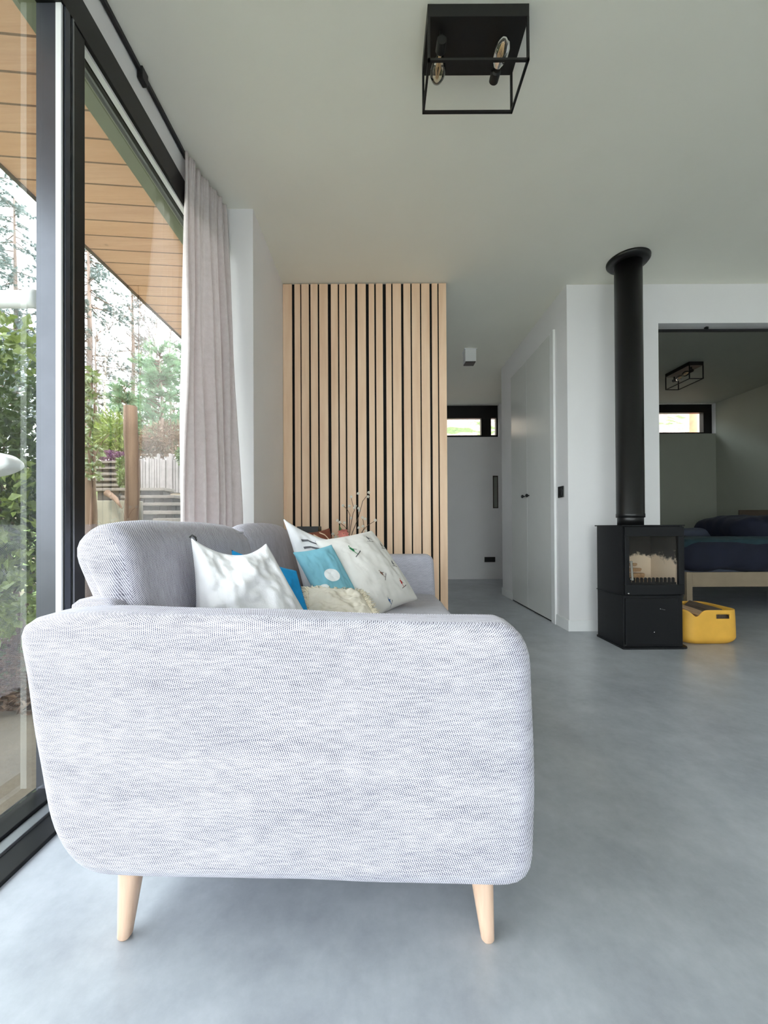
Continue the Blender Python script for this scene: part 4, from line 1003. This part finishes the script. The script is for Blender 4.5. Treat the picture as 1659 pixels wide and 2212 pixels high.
plant('heather', 'purple heather flowering above the upper garden steps', 'plant', [(P(238, 982, 9.3), (.42, .2, .12)), (P(270, 984, 9.3), (.3, .2, .1))], 1800, .05, .012, M['heather'], 1)
plant('ivy', 'light green ivy hanging between the upper steps and the tall post', 'plant', [(P(266, 1003, 7.5), (.09, .1, .18)), (P(268, 1030, 7.4), (.10, .1, .17))], 700, .06, .024, M['ivy'], 2)
plant('evergreen_bush', 'yellow-green arching bush above the upper steps', 'shrub', [(P(250, 935, 9.8), (.5, .4, .5)), (P(215, 965, 9.8), (.35, .3, .3))], 1500, .22, .016, M['laurel_light'], 3)
plant('hedge_bush', 'brown leafless bush behind the paling fence', 'shrub', [(P(370, 950, 9.4), (.75, .5, .42)), (P(320, 970, 9.4), (.4, .4, .3))], 3800, .12, .010, M['brownleaf'], 4)
plant('ivy', 'light green ivy on the paling fence beside the curtain', 'plant', [(P(396, 985, 8.0), (.12, .1, .2))], 350, .06, .022, M['ivy'], 5)
# trees
def needle_tuft(bm, c, d, L, n, rnd, w_=.004):
    for _ in range(n):
        v = (d.normalized()+rdir(rnd)*.75).normalized(); s_ = v.cross(rdir(rnd)).normalized()*w_
        a, b, e = bm.verts.new(c-s_), bm.verts.new(c+s_), bm.verts.new(c+v*L*rnd.uniform(.7, 1.1)); bm.faces.new((a, b, e))
def pine(px, ytop, ybase, D, spread, mat, label, name, seed, nb=40, tuft=16, tl=.22, droop=-.1, w_=.006, tr=.06, mt=None, fill=1.0):
    rnd = random.Random(seed); a = P(px, ybase, D); t_ = P(px, ytop, D); base = Vector((a.x, D, min(a.z, hill(a.x, D)-.1)))
    k = thing(name, label, 'tree', base); bm = bmesh.new(); tube(bm, [base, base.lerp(t_, .5)+Vector((.08, 0, 0)), t_], [tr, tr*.7, tr*.2], 10); obj('trunk', bm, mt or M['trunk'], k, True)
    bb = bmesh.new(); ff = bmesh.new()
    for i in range(nb):
        t = rnd.uniform(0, 1); z0 = a.z+(t_.z-a.z)*t; L = spread*(1-.55*t)*rnd.uniform(.5, 1.1); an = rnd.uniform(0, 2*PI)
        d = Vector((math.cos(an), math.sin(an), droop+rnd.uniform(-.15, .35))); p0 = Vector((base.x, D, z0)); p1 = p0+d*L
        tube(bb, [p0, p0.lerp(p1, .5)+Vector((0, 0, .05)), p1], [.018, .011, .004], 5, False)
        m = max(4, int(L/.085*fill))
        for j in range(m):
            q = p0.lerp(p1, .2+.8*j/m)+rdir(rnd)*.09*L; needle_tuft(ff, q, d+Vector((0, 0, .25)), tl, tuft, rnd, w_)
    obj('branches', bb, M['branch'], k); obj('needles', ff, mat, k)
pine(345, 760, 985, 10.5, 1.15, M['pine'], 'bushy green pine behind the paling fence', 'pine_tree', 2, 110, 18, .22, .05, .008)
pine(270, 830, 975, 11.0, .85, M['pine'], 'smaller green pine left of the bushy pine', 'pine_tree', 3, 70, 16, .22, .05, .008)
pine(392, 745, 960, 12, 1.0, M['pine'], 'green pine partly hidden by the curtain', 'pine_tree', 5, 80, 16, .22, .05, .008)
pine(190, 470, 900, 14, 2.6, M['fir'], 'tall grey-green fir seen between frame and roof edge', 'fir_tree', 7, 110, 30, .20, -.25, .006, .12, None, .9)
pine(285, 560, 900, 17, 2.0, M['fir'], 'slender grey-green fir right of the tall fir', 'fir_tree', 9, 60, 26, .20, -.2, .006, .10, None, .9)
pine(-60, 330, 900, 11, 2.2, M['fir'], 'tall grey-green fir above the shrub in the left pane', 'fir_tree', 11, 130, 28, .20, -.3, .006, .12, None, 1)
pine(30, 420, 900, 12.5, 1.5, M['fir'], 'second fir above the shrub in the left pane', 'fir_tree', 13, 90, 28, .20, -.3, .006, .10, None, 1)
def bare(px, ytop, ybase, D, label, seed, mat, tr=.07, nb=26, lean=0.0, name='birch_tree'):
    rnd = random.Random(seed); a = P(px, ybase, D); t_ = P(px+lean, ytop, D); base = Vector((a.x, D, min(a.z, hill(a.x, D)-.1))); k = thing(name, label, 'tree', base)
    pts = [base]+[base.lerp(t_, i/6)+Vector((rnd.uniform(-.06, .06), 0, 0)) for i in range(1, 7)]
    bm = bmesh.new(); tube(bm, pts, [tr*(1-.8*i/6) for i in range(7)], 10); obj('trunk', bm, mat, k, True)
    bb = bmesh.new(); H_ = t_.z-base.z
    for i in range(nb):
        t = rnd.uniform(.3, 1); p = base.lerp(t_, t); an = rnd.uniform(0, 2*PI); L = H_*.22*(1.2-t)
        d = Vector((math.cos(an), math.sin(an)*.6, rnd.uniform(.5, 1.3))); e = p+d*L
        tube(bb, [p, p.lerp(e, .5)+rdir(rnd)*.06, e], [.014, .010, .004], 5, False)
        for j in range(5):
            q = p.lerp(e, rnd.uniform(.3, 1)); e2 = q+(d+rdir(rnd)*.9)*L*.45; tube(bb, [q, e2], [.006, .002], 4, False)
            for m in range(3):
                q2 = q.lerp(e2, rnd.uniform(.3, 1)); tube(bb, [q2, q2+(d+rdir(rnd)*1.2)*L*.25], [.004, .0015], 3, False)
    obj('branches', bb, M['branch'] if mat != M['birch'] else M['fence'], k)
bare(322, 610, 975, 13, 'white-barked birch rising behind the bushy pine', 1, M['birch'], .09, 34, 22)
bare(334, 640, 975, 13.5, 'second pale birch trunk leaning right behind the pine', 4, M['birch'], .07, 26, -10)
bare(218, 690, 975, 12.5, 'thin birch with speckled trunk above the upper steps', 6, M['birch'], .05, 18, 18)
bare(204, 720, 975, 13.5, 'slim brown bare tree beside the frame', 8, M['trunk'], .06, 18, 6, 'bare_tree')
bare(372, 660, 975, 14.5, 'brown bare tree behind the curtain edge', 10, M['trunk'], .05, 26, -6, 'bare_tree')
bare(300, 650, 975, 16, 'distant bare tree between the fir and birches', 12, M['trunk'], .05, 30, 4, 'bare_tree')
# distant hazy brown wood edge: low bushes on the slope
for i, (px, yy, D, rx, rz, mt, lb) in enumerate([(205, 940, 15, 1.1, 1.0, 'brownleaf', 'distant brown thicket at the foot of the firs'), (300, 950, 16, 1.5, .9, 'brownleaf', 'distant brown thicket behind the birches'), (390, 930, 16, 1.5, 1.2, 'brownleaf', 'distant brown thicket behind the curtain edge'), (30, 800, 15, 3.0, 2.0, 'fir', 'distant green thicket behind the shrub')]):
    plant('thicket', lb, 'shrub', [(P(px, yy, D), (rx, .8, rz))], 3200, .2, .02, M[mt], 40+i)
